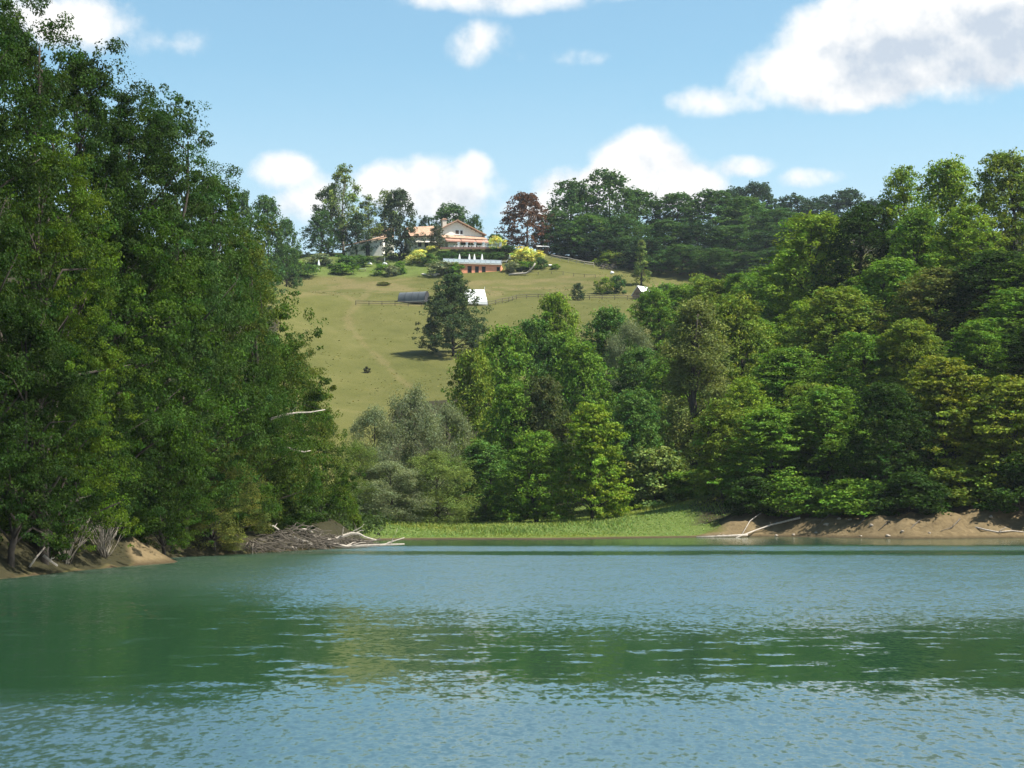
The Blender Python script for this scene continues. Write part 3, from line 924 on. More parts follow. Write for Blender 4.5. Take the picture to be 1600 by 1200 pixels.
plant('layer_mid', 1575, 209, 590, 170, (.150, .190, .020), 'layered olive tree low at the right edge', GR)
plant('oak_mid', 1650, 222, 500, 180, DK, 'dark tree leaning in from the right edge', GR)
for px, Y, top, w, c, lb in [(1175, 213, 745, 90, DK2, 'bush at the upper end of the leaning log'), (1250, 211, 745, 110, MG, 'bush hanging over the bare bank right of the log'),
                             (1335, 206, 748, 120, MG, 'bush over the middle of the bare earth bank'), (1420, 203, 738, 120, DK2, 'dark bush above the deep shade on the bank'),
                             (1500, 207, 728, 130, OLV, 'olive bush above the small sunlit earth patch'), (1590, 205, 710, 130, DK2, 'bush over the bank at the right edge')]:
    plant('bush_mid', px, Y, top, w, c, lb, 'bushes along the right bank', 'bank_shrub', 'shrub')

for kind, px, Y, top, w, c, lb in [
        ('oak_mid', 1068, 360, 446, 110, MG, 'rounded green treetop just left of the white rail'), ('oak_mid', 1112, 350, 438, 110, OLV, 'olive treetop below the white rail'),
        ('oak_mid', 1165, 350, 428, 120, MG, 'green treetop below the wooden pole'), ('tall_mid', 1255, 320, 392, 110, MG, 'slim tree filling the step before the tall right wood'),
        ('oak_mid', 1185, 285, 500, 120, MG, 'green tree halfway up between the pale cone and the right wood'), ('oak_mid', 1265, 275, 470, 130, YG, 'sunlit tree halfway up the right wood'),
        ('tall_mid', 1345, 240, 520, 120, MG, 'upright tree above the middle of the bare bank'), ('oak_mid', 1425, 238, 500, 130, OLV, 'olive crown above the deep bank shade'),
        ('tall_mid', 1515, 272, 320, 120, YG, 'bright crown just below the right skyline'), ('oak_mid', 1440, 282, 330, 120, MG, 'green crown beneath the spiky treetop'),
        ('oak_mid', 1605, 240, 450, 150, MG, 'green crown at the right edge, upper middle'), ('tall_mid', 1530, 228, 500, 110, MG, 'upright tree behind the layered olive trees'),
        ('oak_mid', 1040, 262, 560, 110, MG, 'tree just left of the tall pale cone'), ('oak_mid', 880, 300, 520, 100, MG, 'green crown under the bright green treetop'),
        ('oak_mid', 1000, 290, 545, 110, BLU, 'blue green crown under the grey leaved tree'), ('oak_mid', 800, 250, 600, 110, MG, 'green crown above the dark shore tree'),
        ('tall_mid', 1165, 232, 590, 100, YG, 'upright light tree over the end of the shore grass'), ('oak_mid', 1265, 232, 600, 130, OLV, 'olive crown over the upper end of the log')]:
    plant(kind, px, Y, top, w, c, lb, GR)

GH = 'trees of the hilltop wood'
plant('oak_far', 822, 607, 302, 78, BRN, 'reddish brown copper tree beside the farmhouse', None, 'copper_tree')
for px, Y, top, w, c, lb in [(893, 622, 281, 78, HILL, 'left hand oak of the hilltop wood beside the copper tree'), (948, 626, 266, 92, HILL, 'tallest oak of the hilltop wood'),
                             (998, 640, 298, 70, HILL, 'oak on the right shoulder of the tallest hilltop oak'), (870, 612, 330, 56, HILL, 'dark tree under the left hand hilltop oak'),
                             (918, 608, 335, 70, BLU, 'tree at the front of the hilltop wood above the rail fence'), (975, 606, 335, 70, HILL, 'tree at the front of the hilltop wood above the brush pile'),
                             (1062, 640, 303, 88, HILL, 'rounded tree on the hill skyline right of the bare twigs'), (1118, 640, 298, 84, HILL, 'second rounded tree on the hill skyline right of the bare twigs'),
                             (1168, 630, 308, 80, BLU, 'third rounded tree on the hill skyline right of the bare twigs'), (1222, 620, 326, 84, HILL, 'tree where the hilltop wood meets the right bank trees'),
                             (1040, 600, 345, 74, HILL, 'tree at the foot of the hilltop wood behind the slim pale tree'), (1095, 598, 350, 78, HILLD, 'dark tree at the foot of the hilltop wood, mid right'),
                             (1150, 594, 352, 78, HILL, 'tree at the foot of the hilltop wood left of the pole'), (1205, 590, 362, 78, HILLD, 'dark tree behind the wooden pole'),
                             (1265, 600, 345, 90, HILL, 'last tree of the hilltop wood, mostly hidden'),
                             (1010, 592, 372, 66, HILLD, 'low dark tree right behind the slim pale tree'), (1065, 582, 382, 76, HILL, 'low tree at the wood edge above the hut'), (1120, 578, 388, 76, HILL, 'low tree at the wood edge above the white rail'),
                             (1175, 572, 395, 76, HILL, 'low tree at the wood edge left of the pole top'), (1232, 570, 385, 80, HILL, 'low tree at the wood edge right of the pole'),
                             (945, 604, 358, 66, HILLD, 'low dark tree in the middle of the wood above the fence end'), (895, 606, 352, 60, HILLD, 'low dark tree beside the timber rails')]:
    plant('oak_far', px, Y, top, w * 1.3, c, lb, GH)
for px, top, w, lb in [(1150, 294, 60, 'dark far ridge tree left of the ridge gap'), (1188, 286, 56, 'highest dark tree on the far ridge'), (1242, 304, 66, 'dark far ridge tree right of the highest one'),
                       (1290, 307, 66, 'low dark tree in the middle of the far ridge'), (1332, 296, 60, 'rounded dark tree near the right end of the far ridge'), (1372, 312, 56, 'last dark tree of the far ridge beside the right wood')]:
    plant('oak_far', px, 770, top, w * 1.5, HILLD, lb, 'dark trees on the far ridge')

GG = 'trees round the farmhouse'
plant('loose_far', 535, 612, 258, 58, PALE, 'tall airy poplar left of the farmhouse', GG, 'poplar_tree')
plant('loose_far', 511, 616, 292, 50, (.085, .12, .045), 'shorter poplar on the left side of the airy poplar', GG, 'poplar_tree')
plant('oak_far', 499, 606, 328, 54, HILL, 'dark round tree under the poplars', GG)
plant('oak_far', 556, 606, 334, 46, HILLD, 'dark round tree in front of the barn roof', GG)
plant('loose_far', 573, 618, 305, 40, PALE, 'thin pale tree between the poplar and the dark garden tree', GG)
plant('loose_far', 602, 618, 298, 42, PALE, 'thin pale tree just behind the dark garden tree', GG)
plant('oak_far', 624, 597, 296, 66, (.055, .078, .040), 'dark grey green tree on the lawn left of the farmhouse', GG)
plant('oak_far', 704, 660, 320, 84, HILL, 'dark tree behind the farmhouse roof', GG)
plant('oak_far', 664, 655, 338, 34, HILLD, 'small dark tree behind the wing roof', GG)
plant('oak_far', 743, 655, 336, 34, HILL, 'small tree behind the right roof slope', GG)
plant('oak_far', 683, 592, 352, 28, (.10, .115, .07), 'grey olive tree in front of the farmhouse gable', GG, 'olive_tree')
plant('oak_far', 775, 640, 366, 42, HILL, 'low dark tree right of the farmhouse', GG)
for px, Y, top, w, lb in [(372, 482, 298, 70, 'tree on the left skyline just behind the left wood'), (412, 500, 306, 74, 'rounded tree falling away on the left skyline'),
                          (446, 520, 342, 50, 'last small tree of the left skyline before the sky gap'), (400, 450, 395, 80, 'tree below the left skyline beside the left wood')]:
    plant('oak_far', px, Y, top, w, HILL, lb, 'trees on the left skyline')
plant('lone_mid', 708, None, 430, 98, (.060, .098, .034), 'lone oak standing on the dry meadow with its shadow beside it', base_py=556)
plant('cone_far', 1002, None, 375, 27, PALE, 'slim pale pointed tree at the edge of the hilltop wood', base_py=446)
plant('oak_far', 903, None, 442, 23, HILLD, 'small dark tree on the meadow behind the fence', base_py=469)

YB = 'yellow flowering shrubs'
for px, top, by, w, lb in [(822, 386, 410, 44, 'large yellow shrub right of the pool house'), (656, 390, 412, 36, 'yellow shrub left of the pool terrace'), (674, 384, 397, 20, 'small yellow shrub under the olive tree'),
                           (777, 369, 388, 26, 'yellow shrub beside the terrace balustrade'), (843, 394, 404, 14, 'small yellow shrub beside the white roofed shelter')]:
    plant('bush_far', px, None, top, w, YEL, lb, YB, 'yellow_shrub', 'shrub', base_py=by)
for px, top, by, w, c, lb in [(470, 412, 432, 52, BLU, 'blue green shrub at the left end of the garden border'), (448, 402, 424, 40, MG, 'green shrub beside the white plank'),
                              (500, 396, 414, 40, GRY, 'grey shrub behind the white closed parasol'), (538, 398, 420, 40, BLU, 'dark shrub in front of the barn'),
                              (562, 398, 416, 34, BLU, 'dark shrub at the corner of the barn'), (535, 412, 428, 34, MG, 'light green shrub in the garden border'),
                              (596, 412, 430, 30, MG, 'shrub below the two white posts'), (611, 414, 432, 22, GRY, 'grey shrub right of the two white posts'), (625, 408, 428, 22, MG, 'shrub below the dark garden tree'),
                              (690, 408, 430, 44, GRY, 'grey green shrub against the left end of the pool house'), (712, 410, 430, 26, MG, 'green shrub hiding the corner of the pool house'),
                              (672, 396, 414, 26, BLU, 'dark shrub between the yellow ones'), (700, 396, 407, 40, HILL, 'dark shrub below the terrace, left'),
                              (800, 408, 425, 22, GRY, 'grey shrub at the right end of the pool house'), (822, 408, 421, 34, MG, 'green shrub behind the bleached trunk'), (845, 402, 420, 22, HILL, 'dark shrub right of the yellow one'),
                              (790, 384, 398, 34, HILL, 'dark shrub at the end of the terrace'), (868, 412, 421, 14, MG, 'small round shrub beside the pale slab'), (953, 393, 414, 48, OLV, 'olive shrub behind the brush pile'),
                              (965, 430, 458, 24, HILL, 'dark shrub left of the brown ended hut'), (945, 432, 460, 26, OLV, 'light shrub next to the dark one by the hut'),
                              (1040, 442, 470, 44, MG, 'green shrub right of the brown ended hut'), (1095, 428, 462, 40, YG, 'bright shrub above the white rail'), (1150, 440, 480, 70, MG, 'wide shrub right of the white rail'),
                              (1215, 450, 484, 60, MG, 'shrub at the foot of the wooden pole'), (1065, 470, 500, 70, BLU, 'shrub below the white rail'), (1140, 466, 500, 70, OLV, 'olive shrub in the dip below the pole'),
                              (455, 385, 402, 44, DUL, 'brownish shrub at the left edge of the garden'), (600, 440, 446, 18, DUL, 'low dry tuft on the meadow above the tunnel'), (573, 572, 583, 9, (.06, .06, .03), 'tiny dark tuft on the open meadow')]:
    plant('bush_far', px, None, top, w * 1.15, c, lb, 'shrubs of the hill garden', 'garden_shrub', 'shrub', base_py=by)

# undergrowth: one leafy mass over the woodland floor of both banks, too dense to count
def undergrowth():
    g = np.random.default_rng(91)
    n = 26000
    X = np.r_[g.uniform(-48, -12, n // 3), g.uniform(14, 70, n - n // 3)]
    Y = np.r_[g.uniform(92, 210, n // 3), g.uniform(206, 330, n - n // 3)]
    d = shore_dist(X, Y)
    k = d > np.where(X < 0, 4.5, 8.5)
    k &= (X < -14) | ((X > .105 * Y - 6) & ((X > 29) | (Y > 256)))
    X, Y = X[k], Y[k]
    Z = height(X, Y)
    m = 7
    c = np.repeat(np.stack([X, Y, Z], 1), m, 0)
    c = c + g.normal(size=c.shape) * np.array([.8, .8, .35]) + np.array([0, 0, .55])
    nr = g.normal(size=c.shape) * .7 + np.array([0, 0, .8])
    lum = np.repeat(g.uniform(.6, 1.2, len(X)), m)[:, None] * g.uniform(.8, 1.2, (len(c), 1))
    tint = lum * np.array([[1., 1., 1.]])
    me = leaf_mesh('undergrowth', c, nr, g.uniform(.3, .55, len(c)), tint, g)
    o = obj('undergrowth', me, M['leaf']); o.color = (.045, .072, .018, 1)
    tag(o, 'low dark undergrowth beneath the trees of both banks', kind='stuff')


undergrowth()


def grass():
    g = np.random.default_rng(55)
    n = 60000
    X = g.uniform(-19, 30, n); Y = 188 + 78 * g.random(n) ** 1.4
    d = shore_dist(X, Y)
    k = (d > 2.2) & (g.random(n) < sstep(d, 1.5, 9)) & ~((X > 23) & (d < 9))
    X, Y, d = X[k], Y[k], d[k]; Z = height(X, Y)
    b = np.stack([X, Y, Z - .02], 1); n = len(b)
    h = g.uniform(.07, .24, n) * (.5 + .5 * sstep(d, 3, 25)) * (1 + 1.2 * sstep(vnoise(X, Y, 6), .1, .4)); a = g.uniform(0, 6.28, n); w = g.uniform(.05, .12, n)
    s = np.stack([np.cos(a), np.sin(a), 0 * a], 1) * w[:, None]
    lean = g.normal(size=(n, 3)) * np.array([.12, .12, 0]); lean[:, 2] = h
    v = np.stack([b - s, b + s, b + lean], 1).reshape(-1, 3)
    lum = g.uniform(.75, 1.25, (n, 1)); hv = g.normal(size=(n, 1)) * .1 + .35 * vnoise(X, Y, 9)[:, None]
    tint = lum * np.concatenate([1 + hv, np.ones_like(hv), 1 - hv], 1)
    me = np_mesh('shore_grass', v, np.arange(len(v)), 3, face_attr=np.c_[tint, np.ones(n)])
    o = obj('shore_grass', me, M['leaf']); o.color = (.185, .235, .055, 1)
    tag(o, 'bright green grass on the flat shore at the head of the lake', kind='stuff')


grass()

def meadow_weeds():
    g = np.random.default_rng(77)
    n = 16000
    Y = g.uniform(365, 580, n); X = g.uniform(-.13, .075, n) * Y
    dens = sstep(vnoise(X, Y, 13) + .8 * vnoise(X, Y, 4), -.15, .5) * (.35 + .65 * sstep(Y, 495, 530))
    k = g.random(n) < dens
    X, Y = X[k], Y[k]; Z = height(X, Y); n = len(X)
    b = np.stack([X, Y, Z - .03], 1)
    h = g.uniform(.05, .17, n); a = g.normal(size=n) * .6; w = g.uniform(.10, .30, n)
    sd = np.stack([np.cos(a), np.sin(a), 0 * a], 1) * w[:, None]
    lean = g.normal(size=(n, 3)) * np.array([.15, .15, 0]); lean[:, 2] = h
    v = np.stack([b - sd, b + sd, b + sd * .6 + lean, b - sd * .6 + lean * .9], 1).reshape(-1, 3)
    lum = g.uniform(.55, 1.35, (n, 1)); hv = g.normal(size=(n, 1)) * .14
    tint = lum * np.concatenate([1 + hv, np.ones_like(hv), 1 - hv], 1)
    me = np_mesh('meadow_weeds', v, np.arange(len(v)), 4, face_attr=np.c_[tint, np.ones(n)])
    o = obj('meadow_weeds', me, M['leaf']); o.color = (.150, .145, .050, 1)
    tag(o, 'scattered dry weeds and tussocks over the hill meadow', kind='stuff')


meadow_weeds()

# ------------------------------------------------------------------ farmhouse
HY = 600.0
hz = TERR[4]


def hx(px, Y=HY): return X_of(px, Y)


house = thing('farmhouse', 'cream gabled farmhouse with clay tile roof and verandah on the hilltop', 'house', (hx(717), HY, hz), R(20))
gable = [(-6.4, 0), (7.6, 0), (7.6, 5.9), (-.8, 9.55), (-6.4, 6.75)]
wall = MB().prism(gable, 0, 13).build('wall', M['plaster'], house)
# roof: two thick slopes with deep eaves over the gable
roof = MB()
roof.slab((-.8, -1.1, 10.05), (-.8, 14, 10.05), (-7.6, 14, 6.5), (-7.6, -1.1, 6.5), .28)
roof.slab((-.8, 14, 10.05), (-.8, -1.1, 10.05), (8.9, -1.1, 5.75), (8.9, 14, 5.75), .28)
roof = roof.build('roof', M['tile'], house)
MB().box(-.95, -.65, -1.15, 14.05, 9.98, 10.22).build('ridge_cap', M['tile'], roof)
ch = MB().box(-4.2, -2.9, 4, 5.2, 7.6, 10.6).build('chimney', M['stone'], roof)
MB().box(-4.4, -2.7, 3.8, 5.4, 10.6, 10.8).box(-4.1, -3.0, 4.1, 5.1, 10.8, 11.1).build('chimney_cap', M['tile'], roof)
for k in range(6):
    x = 1.0 + k * 1.45
    MB().box(x, x + .16, -1.0, 0, 9.35 - (x + .8) * .443 - .05, 9.53 - (x + .8) * .443 - .05).build('rafter_end', M['timber'], roof)
win = MB().box(-1.45, 1.25, -.06, .02, 5.45, 6.95).build('window', M['white'], house)
MB().box(-1.25, -.15, -.10, -.04, 5.6, 6.8).build('shutter', M['shutter'], win)
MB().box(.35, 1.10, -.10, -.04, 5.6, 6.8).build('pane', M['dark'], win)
MB().box(-1.6, 1.4, -.25, .02, 5.25, 5.44).build('sill', M['white'], win)
pent = MB().slab((-6.2, 0, 4.95), (8.2, 0, 4.95), (8.5, -3.0, 3.75), (-6.4, -3.0, 3.75), .2)
MB.poly
pent = pent.build('verandah_roof', M['tile'], house)
for x in (-5.9, -.6, 3.8, 8.0):
    MB().box(x - .15, x + .15, -2.9, -2.6, 0, 3.62).build('verandah_post', M['plaster'], house)
MB().box(-4.6, -.9, -2.62, -2.45, 0, 2.4).build('screen_wall', M['white'], house)
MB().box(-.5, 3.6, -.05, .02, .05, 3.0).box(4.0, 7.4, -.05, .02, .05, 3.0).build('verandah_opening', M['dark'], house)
for x0, x1 in ((-5.7, -.8), (-.4, 4.2), (4.5, 8.6)):
    MB().slab((x0, -2.9, 3.55), (x1, -2.9, 3.55), (x1 + .1, -4.4, 2.75), (x0 - .1, -4.4, 2.75), .08).box(x0 - .1, x1 + .1, -4.46, -4.4, 2.45, 2.75).build('awning', M['awning'], house)
# side wing with its own roof
wing = MB().prism([(-15.2, 0), (-6.5, 0), (-6.5, 4.6), (-15.2, 4.2)], 1.5, 10).build('wing_wall', M['plaster'], house)
wr = MB()
wr.slab((-15.9, 6, 7.6), (-6.6, 6, 8.5), (-5.8, .2, 4.9), (-16.1, .2, 4.1), .26)
wr.slab((-6.6, 6, 8.5), (-15.9, 6, 7.6), (-16.1, 11, 4.6), (-5.8, 11, 4.9), .26)
wr.build('wing_roof', M['tile'], house)
for x in (-12.6, -10.4, -8.2):
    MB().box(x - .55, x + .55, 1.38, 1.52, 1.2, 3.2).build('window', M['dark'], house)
MB().slab((-14.5, 1.4, 3.3), (-7.0, 1.4, 3.3), (-7.0, -.8, 2.5), (-14.5, -.8, 2.2), .12).build('lean_to_roof', M['stone'], house)

# terrace with balustrade
ter = thing('house_terrace', 'retaining wall and white balustraded terrace below the farmhouse', 'terrace', (hx(740), 590, hz))
tx = lambda px: (px - 740) / F * 590
MB().box(tx(688), tx(784), -.5, .3, -.5, .12).build('retaining_wall', M['awning'], ter)
for px in (717, 730, 743, 756, 769.5, 783):
    MB().box(tx(px) - .32, tx(px) + .32, -.25, .25, .12, 1.55).box(tx(px) - .42, tx(px) + .42, -.33, .33, 1.55, 1.7).build('pillar', M['white'], ter)
for a, b in ((756, 769.5), (769.5, 783)):
    MB().box(tx(a) + .34, tx(b) - .34, -.14, .14, 1.3, 1.46).build('hand_rail', M['white'], ter)
    MB().box(tx(a) + .34, tx(b) - .34, -.16, .16, .12, .42).build('plinth', M['white'], ter)
    for k in range(1, 6):
        x = tx(a) + (tx(b) - tx(a)) * k / 6
        MB().tube([(x, 0, .42), (x, 0, .7), (x, 0, 1.0), (x, 0, 1.3)], [.07, .13, .08, .1], 6).build('baluster', M['white'], ter)
POT = 'white planters along the terrace edge'
pot_me = MB().tube([(0, 0, 0), (0, 0, .1), (0, 0, .5), (0, 0, .58)], [.26, .3, .42, .46], 10).mesh('pot')
NTH = ['first', 'second', 'third', 'fourth', 'fifth', 'sixth', 'seventh', 'eighth', 'ninth', 'tenth', 'eleventh', 'twelfth']
for i, px in enumerate((709, 713.5, 721, 725.5, 734, 738.5, 747, 751)):
    t = thing('planter', NTH[i] + ' small white planter from the left along the terrace edge', 'planter', (X_of(px, 590), 590, hz + .12), 0, POT)
    obj('pot', pot_me, M['white'], t)
    c = obj('plant', PR['bush_far'][0][0], None, t, (0, 0, .5)); c.scale = (.12, .12, .12); c.color = (.05, .09, .03, 1)

# hedge bank below the terrace
for px, w, nth in ((705, 34, 'leftmost'), (728, 34, 'second from left'), (752, 34, 'second from right'), (776, 34, 'rightmost')):
    plant('bush_far', px, 586.5, 393.5, w, HILL, nth + ' dark hedge shrub on the bank between terrace and pool deck', 'hedge shrubs below the terrace', 'hedge_shrub', 'shrub')

# ------------------------------------------------------------------ pool house
PY = 575.0
pz = ground(hx(750, PY), PY - 1) - .3
pdz = z_of(413.3, PY)
ph = thing('pool_house', 'terracotta pool house with dark doorways under the pool deck', 'building', (hx(750, PY), PY, pz), R(14))
lx = lambda px: (px - 750) / F * PY
top = pdz - pz
segs = [(714, 730), (736, 742), (747.5, 753), (758.5, 777), (782, 784)]
wb = MB()
for a, b in segs:
    wb.box(lx(a), lx(b), 0, .4, -1.5, top)
for a, b in ((730, 736), (742, 747.5), (753, 758.5), (777, 782)):
    wb.box(lx(a), lx(b), 0, .4, top - .55, top)
wb.build('front_wall', M['orange'], ph)
MB().slab((lx(784), 0, 0), (lx(791), 3.2, 0), (lx(791), 3.2, top * .72), (lx(784), 0, top), .35).build('wing_wall', M['orange'], ph)
for a, b in ((730, 736), (742, 747.5), (753, 758.5), (777, 782)):
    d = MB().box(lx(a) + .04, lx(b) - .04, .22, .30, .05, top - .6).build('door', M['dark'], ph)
    MB().box(lx(a) - .06, lx(a) + .05, -.03, .21, .05, top - .5).box(lx(b) - .05, lx(b) + .06, -.03, .21, .05, top - .5).build('door_frame', M['shutter'], d)
MB().box(lx(690), lx(784.5), -.5, 9.2, top, top + .28).build('pool_deck', M['stone'], ph)
rl = MB().box(lx(690), lx(784), -.42, -.36, top + 1.38, top + 1.46).box(lx(690), lx(784), -.42, -.36, top + .40, top + .46).build('railing', M['rail'], ph)
npan = 11
for k in range(npan + 1):
    x = lx(690.3) + (lx(783.7) - lx(690.3)) * k / npan
    MB().box(x - .05, x + .05, -.44, -.34, top + .28, top + 1.5).build('railing_post', M['rail'], rl)
    if k < npan:
        x2 = lx(690.3) + (lx(783.7) - lx(690.3)) * (k + 1) / npan
        MB().box(x + .09, x2 - .09, -.40, -.375, top + .48, top + 1.36).build('railing_panel', M['glass'], rl)
deck_z = pz + top + .28


def parasol(loc, h, label, group=None):
    t = thing('closed_parasol', label, 'parasol', loc, 0, group)
    MB().tube([(0, 0, 0), (0, 0, h * .98)], [.05, .04], 6).build('pole', M['rail'], t)
    MB().tube([(0, 0, 0), (0, 0, .12)], [.32, .30], 10).build('base', M['stone'], t)
    a = MB(); rr = [.42, .46, .40, .28, .14, .05]; zz = [.36, .42, .55, .75, .92, 1.0]
    pts = []
    k = 10
    for r_, z_ in zip(rr, zz):
        for j in range(k):
            q = r_ * (1.0 if j % 2 else .72); an = 6.283 * j / k
            pts.append((q * math.cos(an), q * math.sin(an), z_ * h))
    fs = [(i * k + j, i * k + (j + 1) % k, (i + 1) * k + (j + 1) % k, (i + 1) * k + j) for i in range(len(rr) - 1) for j in range(k)]
    fs += [tuple(range(k))[::-1], tuple((len(rr) - 1) * k + j for j in range(k))]
    a.poly(pts, fs); a.build('folded_canopy', M['canvas'], t)
    return t


for px, lb in ((717.5, 'leftmost closed white parasol behind the pool railing'), (733, 'second closed white parasol from the left behind the pool railing'),
               (741, 'third closed white parasol from the left behind the pool railing'), (753, 'rightmost closed white parasol behind the pool railing')):
    Y = 577.2
    parasol((X_of(px, Y), Y, deck_z), z_of(396.6, Y) - deck_z, lb, 'closed parasols on the pool deck')
p = gnd(797, 409); parasol(p, 2.3, 'closed white parasol beside the large yellow shrub')
p = gnd(498, 421); parasol(p, 3.0, 'closed white parasol in the garden left of the barn')
# a pale lounger on the lawn by it
t = thing('sun_lounger', 'white lounger near the right end of the pool deck', 'lounger', gnd(789, 410), .2)
MB().box(-1, .5, -.35, .35, .28, .38).build('seat', M['white'], t)
MB().slab((.5, -.35, .36), (.5, .35, .36), (1.1, .35, .95), (1.1, -.35, .95), .08).build('backrest', M['white'], t)
for x in (-.9, .4):
    for y in (-.3, .3):
        MB().box(x - .04, x + .04, y - .04, y + .04, -.1, .28).build('leg', M['white'], t)

# ------------------------------------------------------------------ barn left of the house
BY = 606
bz = ground(hx(565, BY), BY) - .2
barn = thing('barn', 'low pale barn with a sagging clay tile roof behind garden trees', 'barn', (hx(565, BY), BY, bz))
bx = lambda px: (px - 565) / F * BY
bzz = lambda py: z_of(py, BY) - bz
MB().prism([(bx(538), 0), (bx(597), 0), (bx(597), bzz(373)), (bx(538), bzz(387))], 0, 9).build('wall', M['plaster'], barn)
MB().slab((bx(531), -1.2, bzz(386.5)), (bx(600), -1.2, bzz(370.5)), (bx(600), 5, bzz(364)), (bx(533), 5, bzz(380)), .25).build('roof', M['tile'], barn)
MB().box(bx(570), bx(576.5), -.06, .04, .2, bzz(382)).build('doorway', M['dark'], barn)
MB().prism([(bx(574), 0), (bx(610), 0), (bx(610), bzz(363)), (bx(574), bzz(363))], 9.2, 16).build('rear_wall', M['plaster'], barn)
MB().slab((bx(573), 8.4, bzz(369)), (bx(611), 8.4, bzz(366)), (bx(611), 14, bzz(346)), (bx(573), 14, bzz(346)), .25).build('rear_roof', M['tile'], barn)
# small neighbour roof right of the house
nb = thing('outbuilding', 'small cream outbuilding half hidden beside the copper tree', 'building', (hx(783, 625), 625, hz - .4))
MB().box(-3.2, 3.2, 0, 5, 0, 3.2).build('wall', M['plaster'], nb)
MB().slab((-3.7, -.6, 3.1), (3.7, -.6, 3.1), (3.7, 2.5, 4.6), (-3.7, 2.5, 4.6), .2).slab((3.7, 5.6, 3.1), (-3.7, 5.6, 3.1), (-3.7, 2.5, 4.6), (3.7, 2.5, 4.6), .2).build('roof', M['tile'], nb)
MB().box(-.5, .5, -.05, .02, .1, 2.1).build('door', M['shutter'], nb)

# white-roofed shelter
p = gnd(848, 396)
sh = thing('garden_shelter', 'open shelter with a flat white roof beside the hilltop wood', 'shelter', p, .1)
MB().slab((-2.0, -1.3, 2.05), (2.0, -1.3, 2.05), (2.0, 1.3, 2.6), (-2.0, 1.3, 2.6), .14).build('roof', M['white'], sh)
for x in (-1.8, 1.8):
    for y in (-1.1, 1.1):
        MB().box(x - .08, x + .08, y - .08, y + .08, -.2, 2.0 + (.45 if y > 0 else .02)).build('post', M['timber'], sh)
MB().box(-1.7, 1.7, .9, 1.05, .1, 1.5).build('back_panel', M['timber'], sh)

# ------------------------------------------------------------------ fences
def fence(name, label, pix, hgt, rails, mat, step, rail_r=.06):
    """posts and rails following the ground through the given pixels"""
    P3 = [gnd(a, b, ymin=330) for a, b in pix]
    P3 = np.array(P3)
    seg = np.r_[0, np.cumsum(np.linalg.norm(np.diff(P3[:, :2], axis=0), axis=1))]
    n = max(2, int(seg[-1] / step))
    s = np.linspace(0, seg[-1], n + 1)
    xs = np.interp(s, seg, P3[:, 0]); ys = np.interp(s, seg, P3[:, 1]); zs = height(xs, ys)
    o = np.array([xs[0], ys[0], zs[0]])
    t = thing(name, label, 'fence', o)
    g = np.random.default_rng(int(abs(xs[0]) * 10))
    hh = hgt * g.uniform(.9, 1.12, n + 1)
    for i in range(n + 1):
        q = np.array([xs[i], ys[i], zs[i]]) - o
        tilt = g.normal(size=2) * .05
        MB().tube([q + (0, 0, -.4), q + (tilt[0], tilt[1], hh[i])], [.10, .085], 6).build('post', mat, t)
        if i < n:
            q2 = np.array([xs[i + 1], ys[i + 1], zs[i + 1]]) - o
            for r_ in rails:
                MB().tube([q + (0, -.1, hh[i] * r_), q2 + (0, -.1, hh[i + 1] * r_ + g.normal() * .03)], [rail_r, rail_r], 5).build('rail', mat, t)
    return t


fence('post_and_rail_fence', 'dark post and rail fence crossing the meadow behind the lone oak', [(556, 477), (620, 478), (680, 479), (765, 479), (795, 472), (806, 468), (832, 466), (900, 468), (1000, 469)], 1.25, (.45, .9), M['fence'], 3.4, .085)
fence('timber_rail_fence', 'pale timber rail fence running down from the white roofed shelter', [(861, 405), (880, 408), (905, 414), (928, 418)], 1.4, (.5, .92), M['dead'], 2.8, .10)
fence('wire_fence', 'thin low fence below the timber rails on the upper meadow', [(800, 431), (870, 428), (930, 434)], .9, (.9,), M['fence'], 3.5, .035)

# ------------------------------------------------------------------ polytunnel
p = gnd(646, 475, ymin=330)
pt = thing('polytunnel', 'grey half round polytunnel with a dark open end on the meadow', 'polytunnel', (p[0], p[1] + 1.5, ground(p[0], p[1] + 1.5) - .15), R(-24))
Lh, Rt = 4.0, 1.55
pts = []; k = 12
for x in (-Lh, -Lh / 2, 0, Lh / 2, Lh):
    for j in range(k + 1):
        a = math.pi * j / k
        sag = 1.0 if abs(x) in (0, Lh) else .985
        pts.append((x, -Rt * math.cos(a) * sag, 1.95 * Rt * math.sin(a) * sag))
fs = [(i * (k + 1) + j, (i + 1) * (k + 1) + j, (i + 1) * (k + 1) + j + 1, i * (k + 1) + j + 1) for i in range(4) for j in range(k)]
MB().poly(pts, fs).build('cover', M['tunnel'], pt, smooth=True)
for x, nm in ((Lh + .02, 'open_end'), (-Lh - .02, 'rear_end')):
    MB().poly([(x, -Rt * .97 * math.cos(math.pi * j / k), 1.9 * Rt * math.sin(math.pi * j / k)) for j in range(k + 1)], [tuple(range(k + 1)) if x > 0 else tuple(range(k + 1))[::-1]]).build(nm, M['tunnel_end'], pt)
for x in np.linspace(-Lh, Lh, 5):
    MB().tube([(x, -(Rt + .03) * math.cos(math.pi * j / k), (1.95 * Rt + .03) * math.sin(math.pi * j / k)) for j in range(k + 1)], [.035] * (k + 1), 5).build('hoop', M['tunnel_end'], pt)
MB().box(-Lh, Lh, -Rt - .12, -Rt - .04, .25, .40).build('base_rail', M['stone'], pt)

